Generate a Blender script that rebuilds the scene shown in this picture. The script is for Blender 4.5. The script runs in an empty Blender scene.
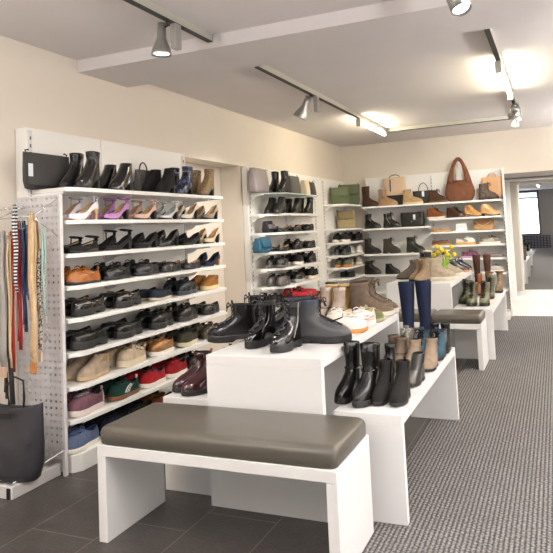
import bpy, math, random
from mathutils import Vector, Matrix
random.seed(7)
PI = math.pi
sc = bpy.context.scene
col = sc.collection

# ---------------------------------------------------------------- camera
CAM_H = 1.4
FPX, CX, CY = 615.0, 300.0, 190.0
R3 = Matrix(((0.9221095589852728, 0.06903740537990374, 0.3807201043895588),
             (0.38394541616405664, -0.04130390944082776, -0.9224315174968346),
             (-0.047957049894619914, 0.9967586587149945, -0.06459332505832316)))
cd = bpy.data.cameras.new('camera'); cam = bpy.data.objects.new('camera', cd); col.objects.link(cam)
m4 = R3.to_4x4(); m4.translation = (0, 0, CAM_H); cam.matrix_world = m4
cd.sensor_width = 36; cd.sensor_fit = 'HORIZONTAL'; cd.lens = FPX / 553 * 36
cd.shift_x = (276.5 - CX) / 553; cd.shift_y = (CY - 276.5) / 553
cd.clip_start = 0.05; cd.clip_end = 100
sc.camera = cam

# ---------------------------------------------------------------- world, light, exposure
sc.view_settings.view_transform = 'Standard'; sc.view_settings.look = 'None'
sc.view_settings.gamma = 1; sc.view_settings.use_curve_mapping = False
sc.view_settings.exposure = 0.5
w = bpy.data.worlds.new('world'); sc.world = w; w.use_nodes = True
w.node_tree.nodes['Background'].inputs[0].default_value = (0.85, 0.93, 1.0, 1)
w.node_tree.nodes['Background'].inputs[1].default_value = 3.0

def area(name, loc, rot, sx, sy, power, color=(1, 1, 1)):
    l = bpy.data.lights.new(name, 'AREA'); l.shape = 'RECTANGLE'; l.size = sx; l.size_y = sy
    l.energy = power; l.color = color
    o = bpy.data.objects.new(name, l); col.objects.link(o); o.location = loc; o.rotation_euler = rot
    return o
# added fill lights: daylight by the front and side walls, panels under the ceilings
area('front_daylight_fill', (2.3, -7.8, 1.5), (-PI / 2, 0, 0), 3.0, 2.2, 70, (0.93, 0.97, 1.0))
area('side_daylight_fill', (3.85, 1.5, 1.45), (0, PI / 2, 0), 2.2, 5.0, 60, (0.95, 0.97, 1.0))
area('ceiling_fill_light', (-0.6, 0.6, 2.66), (0, 0, 0), 1.4, 1.0, 8, (1.0, 0.95, 0.9))
area('ceiling_fill_light', (1.6, 2.8, 2.66), (0, 0, 0), 1.2, 1.2, 20, (1.0, 0.95, 0.9))
area('ceiling_fill_light', (1.6, 6.6, 2.68), (0, 0, 0), 1.2, 1.2, 34, (1.0, 0.94, 0.86))
area('ceiling_fill_light', (0.6, 10.6, 2.06), (0, 0, 0), 0.9, 0.8, 34, (1.0, 0.96, 0.9))

# ---------------------------------------------------------------- view helpers (pixel -> point on a plane)
def ray(px, py):
    return R3 @ Vector(((px - CX) / FPX, -(py - CY) / FPX, -1.0))
def on_z(px, py, z):
    d = ray(px, py); t = (z - CAM_H) / d.z
    return Vector((d.x * t, d.y * t, z))
def on_x(px, py, X):
    d = ray(px, py); t = X / d.x
    return Vector((X, d.y * t, CAM_H + d.z * t))
def on_y(px, py, Y):
    d = ray(px, py); t = Y / d.y
    return Vector((d.x * t, Y, CAM_H + d.z * t))
def proj(P):
    c = R3.transposed() @ (Vector(P) - Vector((0, 0, CAM_H)))
    return CX + FPX * c.x / -c.z, CY - FPX * c.y / -c.z
def y_at(px, X, z):
    lo, hi = 1.5, 12.0
    for _ in range(40):
        m = (lo + hi) / 2
        if proj((X, m, z))[0] < px: lo = m
        else: hi = m
    return lo
def x_at(px, Y, z):
    lo, hi = -4.0, 1.0
    for _ in range(40):
        m = (lo + hi) / 2
        if proj((m, Y, z))[0] < px: lo = m
        else: hi = m
    return lo

# ---------------------------------------------------------------- materials
def srgb(h):
    if isinstance(h, tuple): return h
    h = h.lstrip('#'); v = [int(h[i:i + 2], 16) / 255 for i in (0, 2, 4)]
    return tuple(c / 12.92 if c <= 0.04045 else ((c + 0.055) / 1.055) ** 2.4 for c in v)
MATS = {}
def mat(c, rough=0.5, metal=0.0, kind=None, c2=None, scale=60.0, bump=0.0, emit=0.0, coat=0.0):
    key = (c, rough, metal, kind, c2, scale, bump, emit, coat)
    if key in MATS: return MATS[key]
    m = bpy.data.materials.new('surface'); m.use_nodes = True
    nt = m.node_tree; b = nt.nodes['Principled BSDF']; L = nt.links
    rgb = srgb(c); b.inputs['Base Color'].default_value = (*rgb, 1)
    b.inputs['Roughness'].default_value = rough; b.inputs['Metallic'].default_value = metal
    b.inputs['Coat Weight'].default_value = coat
    if emit:
        b.inputs['Emission Color'].default_value = (*rgb, 1); b.inputs['Emission Strength'].default_value = emit
    tc = nt.nodes.new('ShaderNodeTexCoord')
    def mixc(fac, a, d):
        mx = nt.nodes.new('ShaderNodeMix'); mx.data_type = 'RGBA'
        L.new(fac, mx.inputs[0]); mx.inputs[6].default_value = (*a, 1); mx.inputs[7].default_value = (*d, 1)
        L.new(mx.outputs[2], b.inputs['Base Color'])
    def ramp(src, lo, hi):
        r = nt.nodes.new('ShaderNodeMapRange'); L.new(src, r.inputs[0])
        r.inputs[1].default_value = lo; r.inputs[2].default_value = hi; return r.outputs[0]
    d = srgb(c2) if c2 else tuple(x * 0.72 for x in rgb)
    if kind in ('cells', 'camo', 'noise', 'suede'):
        if kind == 'cells':
            t = nt.nodes.new('ShaderNodeTexVoronoi'); out = t.outputs['Distance']; lo, hi = 0.25, 0.5
        else:
            t = nt.nodes.new('ShaderNodeTexNoise'); out = t.outputs['Fac']; lo, hi = (0.45, 0.55) if kind == 'camo' else (0.3, 0.7)
        t.inputs['Scale'].default_value = scale
        L.new(tc.outputs['Object'], t.inputs['Vector'])
        mixc(ramp(out, lo, hi), rgb, d)
    elif kind in ('bands', 'weave'):
        t = nt.nodes.new('ShaderNodeTexWave'); t.inputs['Scale'].default_value = scale
        t.bands_direction = 'Z'; t.inputs['Distortion'].default_value = 6.0 if kind == 'bands' else 1.0
        L.new(tc.outputs['Object'], t.inputs['Vector']); mixc(ramp(t.outputs['Fac'], 0.45, 0.55), rgb, d)
    if bump:
        n = nt.nodes.new('ShaderNodeTexNoise'); n.inputs['Scale'].default_value = 40 if bump > .35 else 300
        L.new(tc.outputs['Object'], n.inputs['Vector'])
        bp = nt.nodes.new('ShaderNodeBump'); bp.inputs['Strength'].default_value = bump; bp.inputs['Distance'].default_value = 0.004
        L.new(n.outputs['Fac'], bp.inputs['Height']); L.new(bp.outputs[0], b.inputs['Normal'])
    MATS[key] = m; return m

def deep(c, k):
    r = srgb(c); l = sum(r) / 3
    if l > .09: return c
    return '#' + ''.join('%02x' % max(6, int(int(c[i:i + 2], 16) * k)) for i in (1, 3, 5))
def leather(c): return mat(deep(c, .6), 0.24, bump=0.04)
def patent(c): return mat(deep(c, .7), 0.08, coat=0.7)
def suede(c): return mat(deep(c, .75), 0.95, kind='suede', scale=25, bump=0.3)
RUB = mat('#212020', 0.5); RUBW = mat('#ece6da', 0.6); LINB = mat('#1a1817', 0.8); LINT = mat('#c9a57c', 0.7)
WHITE = mat('#e9e8e6', 0.42); METAL = mat('#c9c7c4', 0.3, 1.0); GOLD = mat('#c9a040', 0.25, 1.0); CHROME = mat('#dddddd', 0.15, 1.0)

# ---------------------------------------------------------------- mesh builder
class M:
    def __init__(s): s.v = []; s.f = []
    def add(s, vs, fs):
        n = len(s.v); s.v += [tuple(p) for p in vs]; s.f += [tuple(n + i for i in f) for f in fs]
    def grid(s, rows, closed=True):
        n = len(s.v); k = len(rows[0])
        for r in rows: s.v += [tuple(p) for p in r]
        for a in range(len(rows) - 1):
            for i in range(k if closed else k - 1):
                j = (i + 1) % k
                s.f.append((n + a * k + i, n + a * k + j, n + (a + 1) * k + j, n + (a + 1) * k + i))
        return n
    def capring(s, ring, flip=False):            # strip cap between mirrored points of a ring
        n = len(s.v); k = len(ring); s.v += [tuple(p) for p in ring]; h = k // 2
        for i in range(h):
            a, b_, c, d = i, i + 1, (k - i - 1) % k, (k - i) % k
            f = [n + a, n + b_]
            if c != b_: f.append(n + c)
            if d != a: f.append(n + d)
            if len(f) > 2: s.f.append(tuple(f[::-1] if flip else f))
    def box(s, x0, x1, y0, y1, z0, z1):
        if x0 > x1: x0, x1 = x1, x0
        if y0 > y1: y0, y1 = y1, y0
        s.add([(x0, y0, z0), (x1, y0, z0), (x1, y1, z0), (x0, y1, z0), (x0, y0, z1), (x1, y0, z1), (x1, y1, z1), (x0, y1, z1)],
              [(0, 3, 2, 1), (4, 5, 6, 7), (0, 1, 5, 4), (1, 2, 6, 5), (2, 3, 7, 6), (3, 0, 4, 7)])
    def prism(s, poly, z0, z1):
        n = len(poly)
        s.add([(x, y, z0) for x, y in poly] + [(x, y, z1) for x, y in poly],
              [tuple(range(n))[::-1], tuple(range(n, 2 * n))] + [(i, (i + 1) % n, n + (i + 1) % n, n + i) for i in range(n)])
    def tube(s, pts, r, k=6, flat=None, closed=False):
        pts = [Vector(p) for p in pts]; rows = []; up = Vector((0, 0, 1)); N = len(pts)
        for i, p in enumerate(pts):
            t = (pts[(i + 1) % N] - pts[i - 1]) if closed else (pts[min(i + 1, N - 1)] - pts[max(i - 1, 0)])
            if t.length < 1e-9: t = Vector((0, 0, 1))
            t.normalize()
            a = t.cross(up)
            if a.length < 0.05: a = t.cross(Vector((0, 1, 0)))
            a.normalize(); b = t.cross(a)
            rr = r[i] if isinstance(r, (list, tuple)) else r
            ra, rb = (rr, rr) if flat is None else (rr, rr * flat)
            rows.append([p + a * (ra * math.cos(2 * PI * q / k)) + b * (rb * math.sin(2 * PI * q / k)) for q in range(k)])
        if closed: rows.append(rows[0])
        n = s.grid(rows)
        if not closed:
            s.f.append(tuple(n + i for i in range(k))[::-1]); s.f.append(tuple(n + (N - 1) * k + i for i in range(k)))
    def lathe(s, prof, k=20, c=(0, 0, 0), cap=True):
        rows = [[(c[0] + r * math.cos(2 * PI * i / k), c[1] + r * math.sin(2 * PI * i / k), c[2] + z) for i in range(k)] for r, z in prof]
        n = s.grid(rows)
        if cap:
            s.f.append(tuple(n + i for i in range(k))[::-1]); s.f.append(tuple(n + (len(prof) - 1) * k + i for i in range(k)))
    def build(s, name, m, parent=None, smooth=False, bevel=0, solid=0):
        me = bpy.data.meshes.new(name); me.from_pydata(s.v, [], s.f); me.materials.append(m)
        if smooth:
            for p in me.polygons: p.use_smooth = True
        me.update()
        o = bpy.data.objects.new(name, me); col.objects.link(o)
        if parent: o.parent = parent
        if solid:
            md = o.modifiers.new('solid', 'SOLIDIFY'); md.thickness = solid; md.offset = 0
        if bevel:
            md = o.modifiers.new('bevel', 'BEVEL'); md.width = bevel; md.segments = 3 if bevel > .008 else 2; md.limit_method = 'ANGLE'
        return o

def thing(name, label, cat, loc=(0, 0, 0), rz=0.0, group=None):
    o = bpy.data.objects.new(name, None); col.objects.link(o); o.empty_display_size = 0.05
    o.location = loc; o.rotation_euler = (0, 0, rz); o['label'] = label; o['category'] = cat
    if group: o['group'] = group
    return o
def tag(o, label, cat, group=None):
    o['label'] = label; o['category'] = cat
    if group: o['group'] = group
    return o
def struct(name, mb, m, bevel=0):
    o = mb.build(name, m, bevel=bevel); o['kind'] = 'structure'; return o
def copy_tree(o, parent=None):
    c = o.copy(); col.objects.link(c); c.parent = parent
    for ch in [x for x in list(col.objects) if x.parent == o]: copy_tree(ch, c)
    return c
def boxo(name, m, parent, x0, x1, y0, y1, z0, z1, bevel=0):
    b = M(); b.box(x0, x1, y0, y1, z0, z1); return b.build(name, m, parent, bevel=bevel)

# ================================================================= STRUCTURE
XL, XR, YF, YB, YM, ZC = -3.19, 4.0, -8.0, 9.6, 11.36, 2.73
def node_mat(fn):
    m = bpy.data.materials.new('surface'); m.use_nodes = True; fn(m.node_tree, m.node_tree.nodes['Principled BSDF']); return m
class NT:
    def __init__(s, nt): s.nt = nt
    def math(s, op, a, b=None):
        n = s.nt.nodes.new('ShaderNodeMath'); n.operation = op
        for i, v in enumerate((a, b)):
            if v is None: continue
            if isinstance(v, (int, float)): n.inputs[i].default_value = v
            else: s.nt.links.new(v, n.inputs[i])
        return n.outputs[0]
    def mix(s, f, a, b):
        n = s.nt.nodes.new('ShaderNodeMix'); n.data_type = 'RGBA'
        s.nt.links.new(f, n.inputs[0]) if not isinstance(f, (int, float)) else setattr(n.inputs[0], 'default_value', f)
        for i, v in ((6, a), (7, b)):
            if isinstance(v, tuple): n.inputs[i].default_value = (*v, 1)
            else: s.nt.links.new(v, n.inputs[i])
        return n.outputs[2]
    def noise(s, scale, vec, detail=2):
        n = s.nt.nodes.new('ShaderNodeTexNoise'); n.inputs['Scale'].default_value = scale; n.inputs['Detail'].default_value = detail
        s.nt.links.new(vec, n.inputs['Vector']); return n.outputs['Fac']
def tile_mat(nt, b):
    N = NT(nt); g = nt.nodes.new('ShaderNodeNewGeometry'); sp = nt.nodes.new('ShaderNodeSeparateXYZ'); nt.links.new(g.outputs['Position'], sp.inputs[0])
    cx = N.math('DIVIDE', N.math('ADD', sp.outputs[0], 2.48), 0.38); ci = N.math('FLOOR', cx); fx = N.math('FRACT', cx)
    cy = N.math('DIVIDE', N.math('SUBTRACT', N.math('SUBTRACT', sp.outputs[1], 2.35), N.math('MULTIPLY', ci, 0.2)), 0.76); fy = N.math('FRACT', cy)
    gx = N.math('LESS_THAN', fx, 0.012); gy = N.math('LESS_THAN', fy, 0.0065); gr = N.math('MAXIMUM', gx, gy)
    n1 = N.noise(14, g.outputs['Position'], 10); n2 = N.noise(85, g.outputs['Position'], 3)
    base = N.mix(n1, srgb('#3e3a38'), srgb('#5d5752')); base = N.mix(N.math('MULTIPLY', n2, 0.7), base, srgb('#2e2b29'))
    nt.links.new(N.mix(gr, base, srgb('#7f776e')), b.inputs['Base Color'])
    nt.links.new(N.math('ADD', 0.25, N.math('MULTIPLY', n2, 0.3)), b.inputs['Roughness'])
    bp = nt.nodes.new('ShaderNodeBump'); bp.inputs['Strength'].default_value = 0.4; bp.inputs['Distance'].default_value = 0.003
    nt.links.new(N.math('SUBTRACT', n2, gr), bp.inputs['Height']); nt.links.new(bp.outputs[0], b.inputs['Normal'])
def carpet_mat(nt, b):
    N = NT(nt); g = nt.nodes.new('ShaderNodeNewGeometry'); sp = nt.nodes.new('ShaderNodeSeparateXYZ'); nt.links.new(g.outputs['Position'], sp.inputs[0])
    s1 = N.math('POWER', N.math('MULTIPLY', N.math('ADD', N.math('SINE', N.math('MULTIPLY', sp.outputs[0], 2 * PI / 0.0215)), 1.0), 0.5), 0.5)
    off = N.math('MULTIPLY', N.math('FLOOR', N.math('DIVIDE', sp.outputs[0], 0.0215)), 2.1)
    s2 = N.math('MULTIPLY', N.math('ADD', N.math('SINE', N.math('ADD', N.math('MULTIPLY', sp.outputs[1], 2 * PI / 0.026), off)), 1.0), 0.5)
    n = N.noise(5, g.outputs['Position'], 5); n2 = N.noise(75, g.outputs['Position'], 3)
    f = N.math('ADD', N.math('MULTIPLY', s1, 0.62), N.math('MULTIPLY', N.math('MULTIPLY', s2, s1), 0.38))
    f = N.math('ADD', N.math('SUBTRACT', f, 0.15), N.math('MULTIPLY', N.math('SUBTRACT', n2, 0.5), 2.2))
    f = N.math('MINIMUM', N.math('MAXIMUM', f, 0.0), 1.0)
    c = N.mix(f, srgb('#454343'), srgb('#a3a19f')); c = N.mix(N.math('MULTIPLY', n, 0.5), c, srgb('#5a5652'))
    nt.links.new(c, b.inputs['Base Color']); b.inputs['Roughness'].default_value = 1.0; b.inputs['Specular IOR Level'].default_value = 0.1
    bp = nt.nodes.new('ShaderNodeBump'); bp.inputs['Strength'].default_value = 0.6; bp.inputs['Distance'].default_value = 0.004
    nt.links.new(f, bp.inputs['Height']); nt.links.new(bp.outputs[0], b.inputs['Normal'])
def light_tile_mat(nt, b):
    N = NT(nt); g = nt.nodes.new('ShaderNodeNewGeometry'); sp = nt.nodes.new('ShaderNodeSeparateXYZ'); nt.links.new(g.outputs['Position'], sp.inputs[0])
    gx = N.math('LESS_THAN', N.math('FRACT', N.math('DIVIDE', N.math('ADD', sp.outputs[0], 0.27), 0.6)), 0.015)
    gy = N.math('LESS_THAN', N.math('FRACT', N.math('DIVIDE', N.math('SUBTRACT', sp.outputs[1], 9.56), 0.9)), 0.01)
    n = N.noise(6, g.outputs['Position'], 5)
    c = N.mix(n, srgb('#d3ccc4'), srgb('#e6e0d9')); nt.links.new(N.mix(N.math('MAXIMUM', gx, gy), c, srgb('#b3aca4')), b.inputs['Base Color'])
    b.inputs['Roughness'].default_value = 0.35
def plaster(c, sc_=3.0):
    def fn(nt, b):
        N = NT(nt); g = nt.nodes.new('ShaderNodeNewGeometry'); n = N.noise(sc_, g.outputs['Position'], 4)
        a = srgb(c); nt.links.new(N.mix(n, tuple(x * 0.965 for x in a), tuple(min(1, x * 1.03) for x in a)), b.inputs['Base Color'])
        b.inputs['Roughness'].default_value = 0.9
        n2 = N.noise(90, g.outputs['Position'], 3)
        bp = nt.nodes.new('ShaderNodeBump'); bp.inputs['Strength'].default_value = 0.12; bp.inputs['Distance'].default_value = 0.002
        nt.links.new(n2, bp.inputs['Height']); nt.links.new(bp.outputs[0], b.inputs['Normal'])
    return node_mat(fn)
WALLM = plaster('#e0d6c8'); CEILM = plaster('#ded8d6'); GREYW = plaster('#a9a5a1')
XC = -0.93
b = M(); b.box(XL - .3, XC, YF, YB, -.1, 0); struct('floor', b, node_mat(tile_mat))
b = M(); b.box(XC, XR, YF, 9.55, -.1, 0); struct('floor_carpet', b, node_mat(carpet_mat))
b = M(); b.box(XC, XR, 9.55, YM + .2, -.1, 0); struct('floor_tiles', b, node_mat(light_tile_mat))
# ceiling and beam
b = M(); b.box(XL - .4, XR + .1, YF - .1, YM + .2, ZC, ZC + .1); struct('ceiling', b, CEILM)
b = M(); b.box(XL, XR, 3.53, 4.1, 2.64, ZC); struct('ceiling_beam', b, CEILM)
# left wall with the niche behind the first shelving unit
b = M()
b.box(XL - .35, XL, YF, 4.93, 0, ZC); b.box(XL - .35, XL, 6.03, YB, 0, ZC)
b.box(XL - .35, XL, 4.93, 6.03, 2.14, ZC); b.box(XL - .35, XL - .26, 4.93, 6.03, 0, 2.14)
struct('wall_left', b, WALLM)
b = M(); b.box(XL, -0.7, YB, YB + .15, 0, ZC); b.box(-0.7, XR, YB, YB + .15, 2.09, ZC)
struct('wall_back', b, WALLM)
b = M(); b.box(-.98, XR, YM, YM + .15, 0, 2.6); b.box(-.98, -.86, YB + .15, YM, 0, 2.6)
struct('wall_alcove', b, GREYW)
b = M(); b.box(-.98, XR, YB + .15, YM, 2.12, 2.25); struct('ceiling_alcove', b, GREYW)
b = M(); b.box(XR, XR + .15, YF, YM, 0, ZC); struct('wall_right', b, WALLM)
# front wall with shop window (behind the camera, seen in the mirror)
FW = [(-1.83, -.68, .66, 2.62)]
b = M()
b.box(XL, -1.83, YF - .15, YF, 0, ZC); b.box(-1.83, -.68, YF - .15, YF, 0, .66); b.box(-1.83, -.68, YF - .15, YF, 2.7, ZC)
b.box(-.68, XR, YF - .15, YF, 0, ZC)
struct('wall_front', b, GREYW)
NAVY = mat('#26324f', 0.5)
b = M()
for x0, x1 in ((-1.83, -1.76), (-.75, -.68)): b.box(x0, x1, YF - .1, YF + .03, .66, 2.7)
for z0, z1 in ((.66, .72), (2.33, 2.39), (2.64, 2.7)): b.box(-1.83, -.68, YF - .1, YF + .03, z0, z1)
wf = struct('window_1', b, NAVY)
b = M(); b.box(-1.76, -.75, YF - .06, YF - .05, .72, 2.33); p_ = b.build('window_pane', mat('#f4f8ff', 0.3, emit=6.0), wf)
b = M()
for i in range(6): b.box(-1.76, -.75, YF - .06, YF - .02, 2.40 + i * .042, 2.425 + i * .042)
b.build('window_blind', mat('#39485e', 0.5), wf)
b = M()
for i in range(8): b.box(-1.83, -.3, YF + .01, YF + .03, .05 + i * .075, .08 + i * .075)
for i in range(12): b.box(-1.83 + i * .135, -1.80 + i * .135, YF + .005, YF + .035, .03, .62)
g = b.build('wall_grille', NAVY); tag(g, 'navy blue slatted grille low under the far shop window', 'grille')

b = M()  # added frame on the solid right wall, out of view, behind the side fill
for yy in (-1.1, 1.45, 3.95): b.box(XR - .06, XR - .01, yy, yy + .1, .3, 2.6)
for zz in (.3, 2.5): b.box(XR - .06, XR - .01, -1.1, 4.05, zz, zz + .1)
struct('fill_window_side', b, WHITE)
b = M()  # added frame on the solid front wall, backing the front fill light
for xx in (.7, 2.25, 3.8): b.box(xx, xx + .1, YF + .01, YF + .06, .3, 2.7)
for zz in (.3, 2.6): b.box(.7, 3.9, YF + .01, YF + .06, zz, zz + .1)
struct('fill_window_front', b, NAVY)

# mirror in the alcove
mr = thing('wall_mirror', 'tall white-framed mirror standing at the end of the aisle beyond the shelves', 'mirror', (-.3, YM - .03, 0))
MX0, MX1, MZ0, MZ1 = -.53, .72, .0, 2.1
b = M()
b.box(MX0, MX0 + .12, -.05, .02, MZ0, MZ1 - .0); b.box(MX1 - .085, MX1, -.05, .02, MZ0, MZ1); b.box(MX0 + .12, MX1 - .085, -.049, .02, MZ0, MZ0 + .085)
b.box(MX0 + .12, MX1 - .085, -.049, .02, MZ1 - .04, MZ1)
b.build('frame', WHITE, mr, bevel=.004)
b = M(); b.box(MX0 + .115, MX1 - .08, -.02, -.01, MZ0 + .08, MZ1 - .03); b.build('mirror_glass', mat('#e9ecec', 0.01, 1.0), mr)

# ================================================================= SHOES
def sstep(a, b_, x):
    t = max(0.0, min(1.0, (x - a) / (b_ - a))); return t * t * (3 - 2 * t)
NP = 32
BOOTS = ('chelsea', 'lace_boot', 'ankle_boot', 'tall_boot')
NAMES = dict(pump='high_heeled_pump', sandal='heeled_sandal', flat='flat_shoe', loafer='loafer', derby='lace_up_shoe', sneaker='sneaker',
             chelsea='chelsea_boot', lace_boot='lace_up_boot', ankle_boot='ankle_boot', tall_boot='tall_boot')
class Last:
    def __init__(s, kind, L=.27, W=.098, H=.2, heel=0.0, sole=.02, toe=0.0, topw=1.0, slouch=0):
        s.kind, s.L, s.W, s.H, s.heel, s.sole, s.toe, s.topw, s.sl = kind, L, W, H, heel, sole, toe, topw, slouch
        s.boot = kind in BOOTS
        s.ut = dict(pump=.70, sandal=.66, flat=.68, loafer=.56, derby=.50, sneaker=.50).get(kind, .42)
        s.tmax = 2.0 if (s.boot and H > .17) else 1.0
    def half(s, u):
        e = max(0.0, 1 - abs(2 * u - 1) ** 2.5) ** (1 / 2.1)
        m = .70 + .30 * sstep(.3, .68, u) - .07 * math.exp(-((u - .42) / .14) ** 2)
        if u > .72: m *= 1 - s.toe * ((u - .72) / .28) ** 1.4
        return s.W / 2 * e * m
    def lift(s, u): return s.heel * (1 - sstep(.18, .66, u)) + (.006 * sstep(.82, 1, u))
    def S(s, phi, k=1.0):
        u = .5 + .5 * math.cos(phi); y = s.half(u) * (1 if math.sin(phi) >= 0 else -1)
        y += -.004 * math.sin(PI * u)
        return Vector(((u - .5) * s.L * (1 + (k - 1) * .4), y * k, 0)), u
    def top(s, phi):
        c, si = math.cos(phi), math.sin(phi)
        if s.boot:
            kk = .232 if s.kind == 'lace_boot' else .205
            hl = kk * s.L * s.topw; xc = -s.L / 2 + .012 + (kk - .012) * s.L
            Ha = min(s.H, .155); r = .94 if s.H > Ha else 1
            z = Ha + (.006 * c if s.H <= Ha else 0)
            return Vector((xc + hl * r * c, .40 * s.W * r * s.topw * si, s.heel * .8 + z))
        xb = -s.L / 2 + .012; xf = -s.L / 2 + s.ut * s.L
        x = (xb + xf) / 2 + (xf - xb) / 2 * c; u = x / s.L + .5
        hz, hs, hf = dict(pump=(.052, .03, .022), sandal=(.05, .02, .02), flat=(.05, .028, .022), loafer=(.058, .042, .052),
                          derby=(.062, .048, .066), sneaker=(.068, .052, .072))[s.kind]
        z = hs + (hz - hs) * max(0, -c) ** 1.5 + (hf - hs) * max(0, c) ** 1.3
        wy = min(s.W * .34, s.half(max(.05, min(.95, u))) * .9 + .002)
        return Vector((x, wy * (1 if si >= 0 else -1) * abs(si) ** .75, s.lift(u) + s.sole + z))
    def P(s, phi, t):
        if t > 1:
            q = t - 1; a = s.P(phi, 1.0); kk = .235 if s.kind == 'lace_boot' else .21
            hl = kk * s.L * s.topw * (1.0 + .25 * max(0, s.H - .25) / .2); c, si = math.cos(phi), math.sin(phi)
            xc = -s.L / 2 + .012 + (kk - .012) * s.L
            tp = Vector((xc + hl * c, .44 * s.W * s.topw * (1.0 + .35 * max(0, s.H - .25) / .2) * si, s.heel * .8 + s.H + .004 * c))
            r = a.lerp(tp, q)
            if s.sl: r += Vector((math.cos(phi), si, 0)) * (s.sl * math.sin(q * 17 + phi))
            return r
        S0, u = s.S(phi, 1.0); S0.z = s.lift(u) + s.sole
        T = s.top(phi)
        if s.boot:
            tau = sstep(.36, .72, u); h = T.z - S0.z
            P1 = Vector((S0.x * 1.02, S0.y * 1.06, S0.z + .32 * h * (1 - tau) + .058 * tau))
            k = .06 * (1 - tau) + .20 * tau
            P2 = T.lerp(S0, k); P2.z = (S0.z + .68 * h) * (1 - tau) + (S0.z + (.052 if s.kind == 'lace_boot' else .06) + s.heel * .45) * tau
        else:
            tau = sstep(.5, .92, u); h = T.z - S0.z
            th = {'pump': .046, 'sandal': .03, 'flat': .04}.get(s.kind, .062)
            P1 = Vector((S0.x * 1.02, S0.y * 1.08, S0.z + .5 * h * (1 - tau) + th * tau))
            k = .42 * (1 - tau) + .5 * tau
            P2 = T.lerp(S0, k); P2.z = T.z - .28 * h * (1 - tau) + (.004 if s.kind in ('derby', 'sneaker', 'loafer') else .006) * tau
        a = 1 - t
        return S0 * a ** 3 + P1 * (3 * a * a * t) + P2 * (3 * a * t * t) + T * t ** 3
    def N(s, phi, t):
        e = .02; du = s.P(phi + e, t) - s.P(phi - e, t); dt = s.P(phi, min(s.tmax, t + e)) - s.P(phi, t - e)
        n = du.cross(dt)
        if n.length < 1e-12: return Vector((0, 0, 1))
        return n.normalized()
    def Q(s, phi, t, off): return s.P(phi, t) + s.N(phi, t) * off

def patch(ls, parent, name, m, p0, p1, t0, t1, off=.0018, n=7, k=6):
    b = M(); rows = []
    for a in range(k + 1):
        t = t0 + (t1 - t0) * a / k
        rows.append([ls.Q(p0 + (p1 - p0) * i / n, t, off) for i in range(n + 1)])
    b.grid(rows, closed=False)
    edge = [rows[0], [ls.Q(p0 + (p1 - p0) * i / n, t0, -.001) for i in range(n + 1)]]; b.grid(edge[::-1], closed=False)
    edge = [rows[-1], [ls.Q(p0 + (p1 - p0) * i / n, t1, -.001) for i in range(n + 1)]]; b.grid(edge, closed=False)
    return b.build(name, m, parent, smooth=True)

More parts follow.
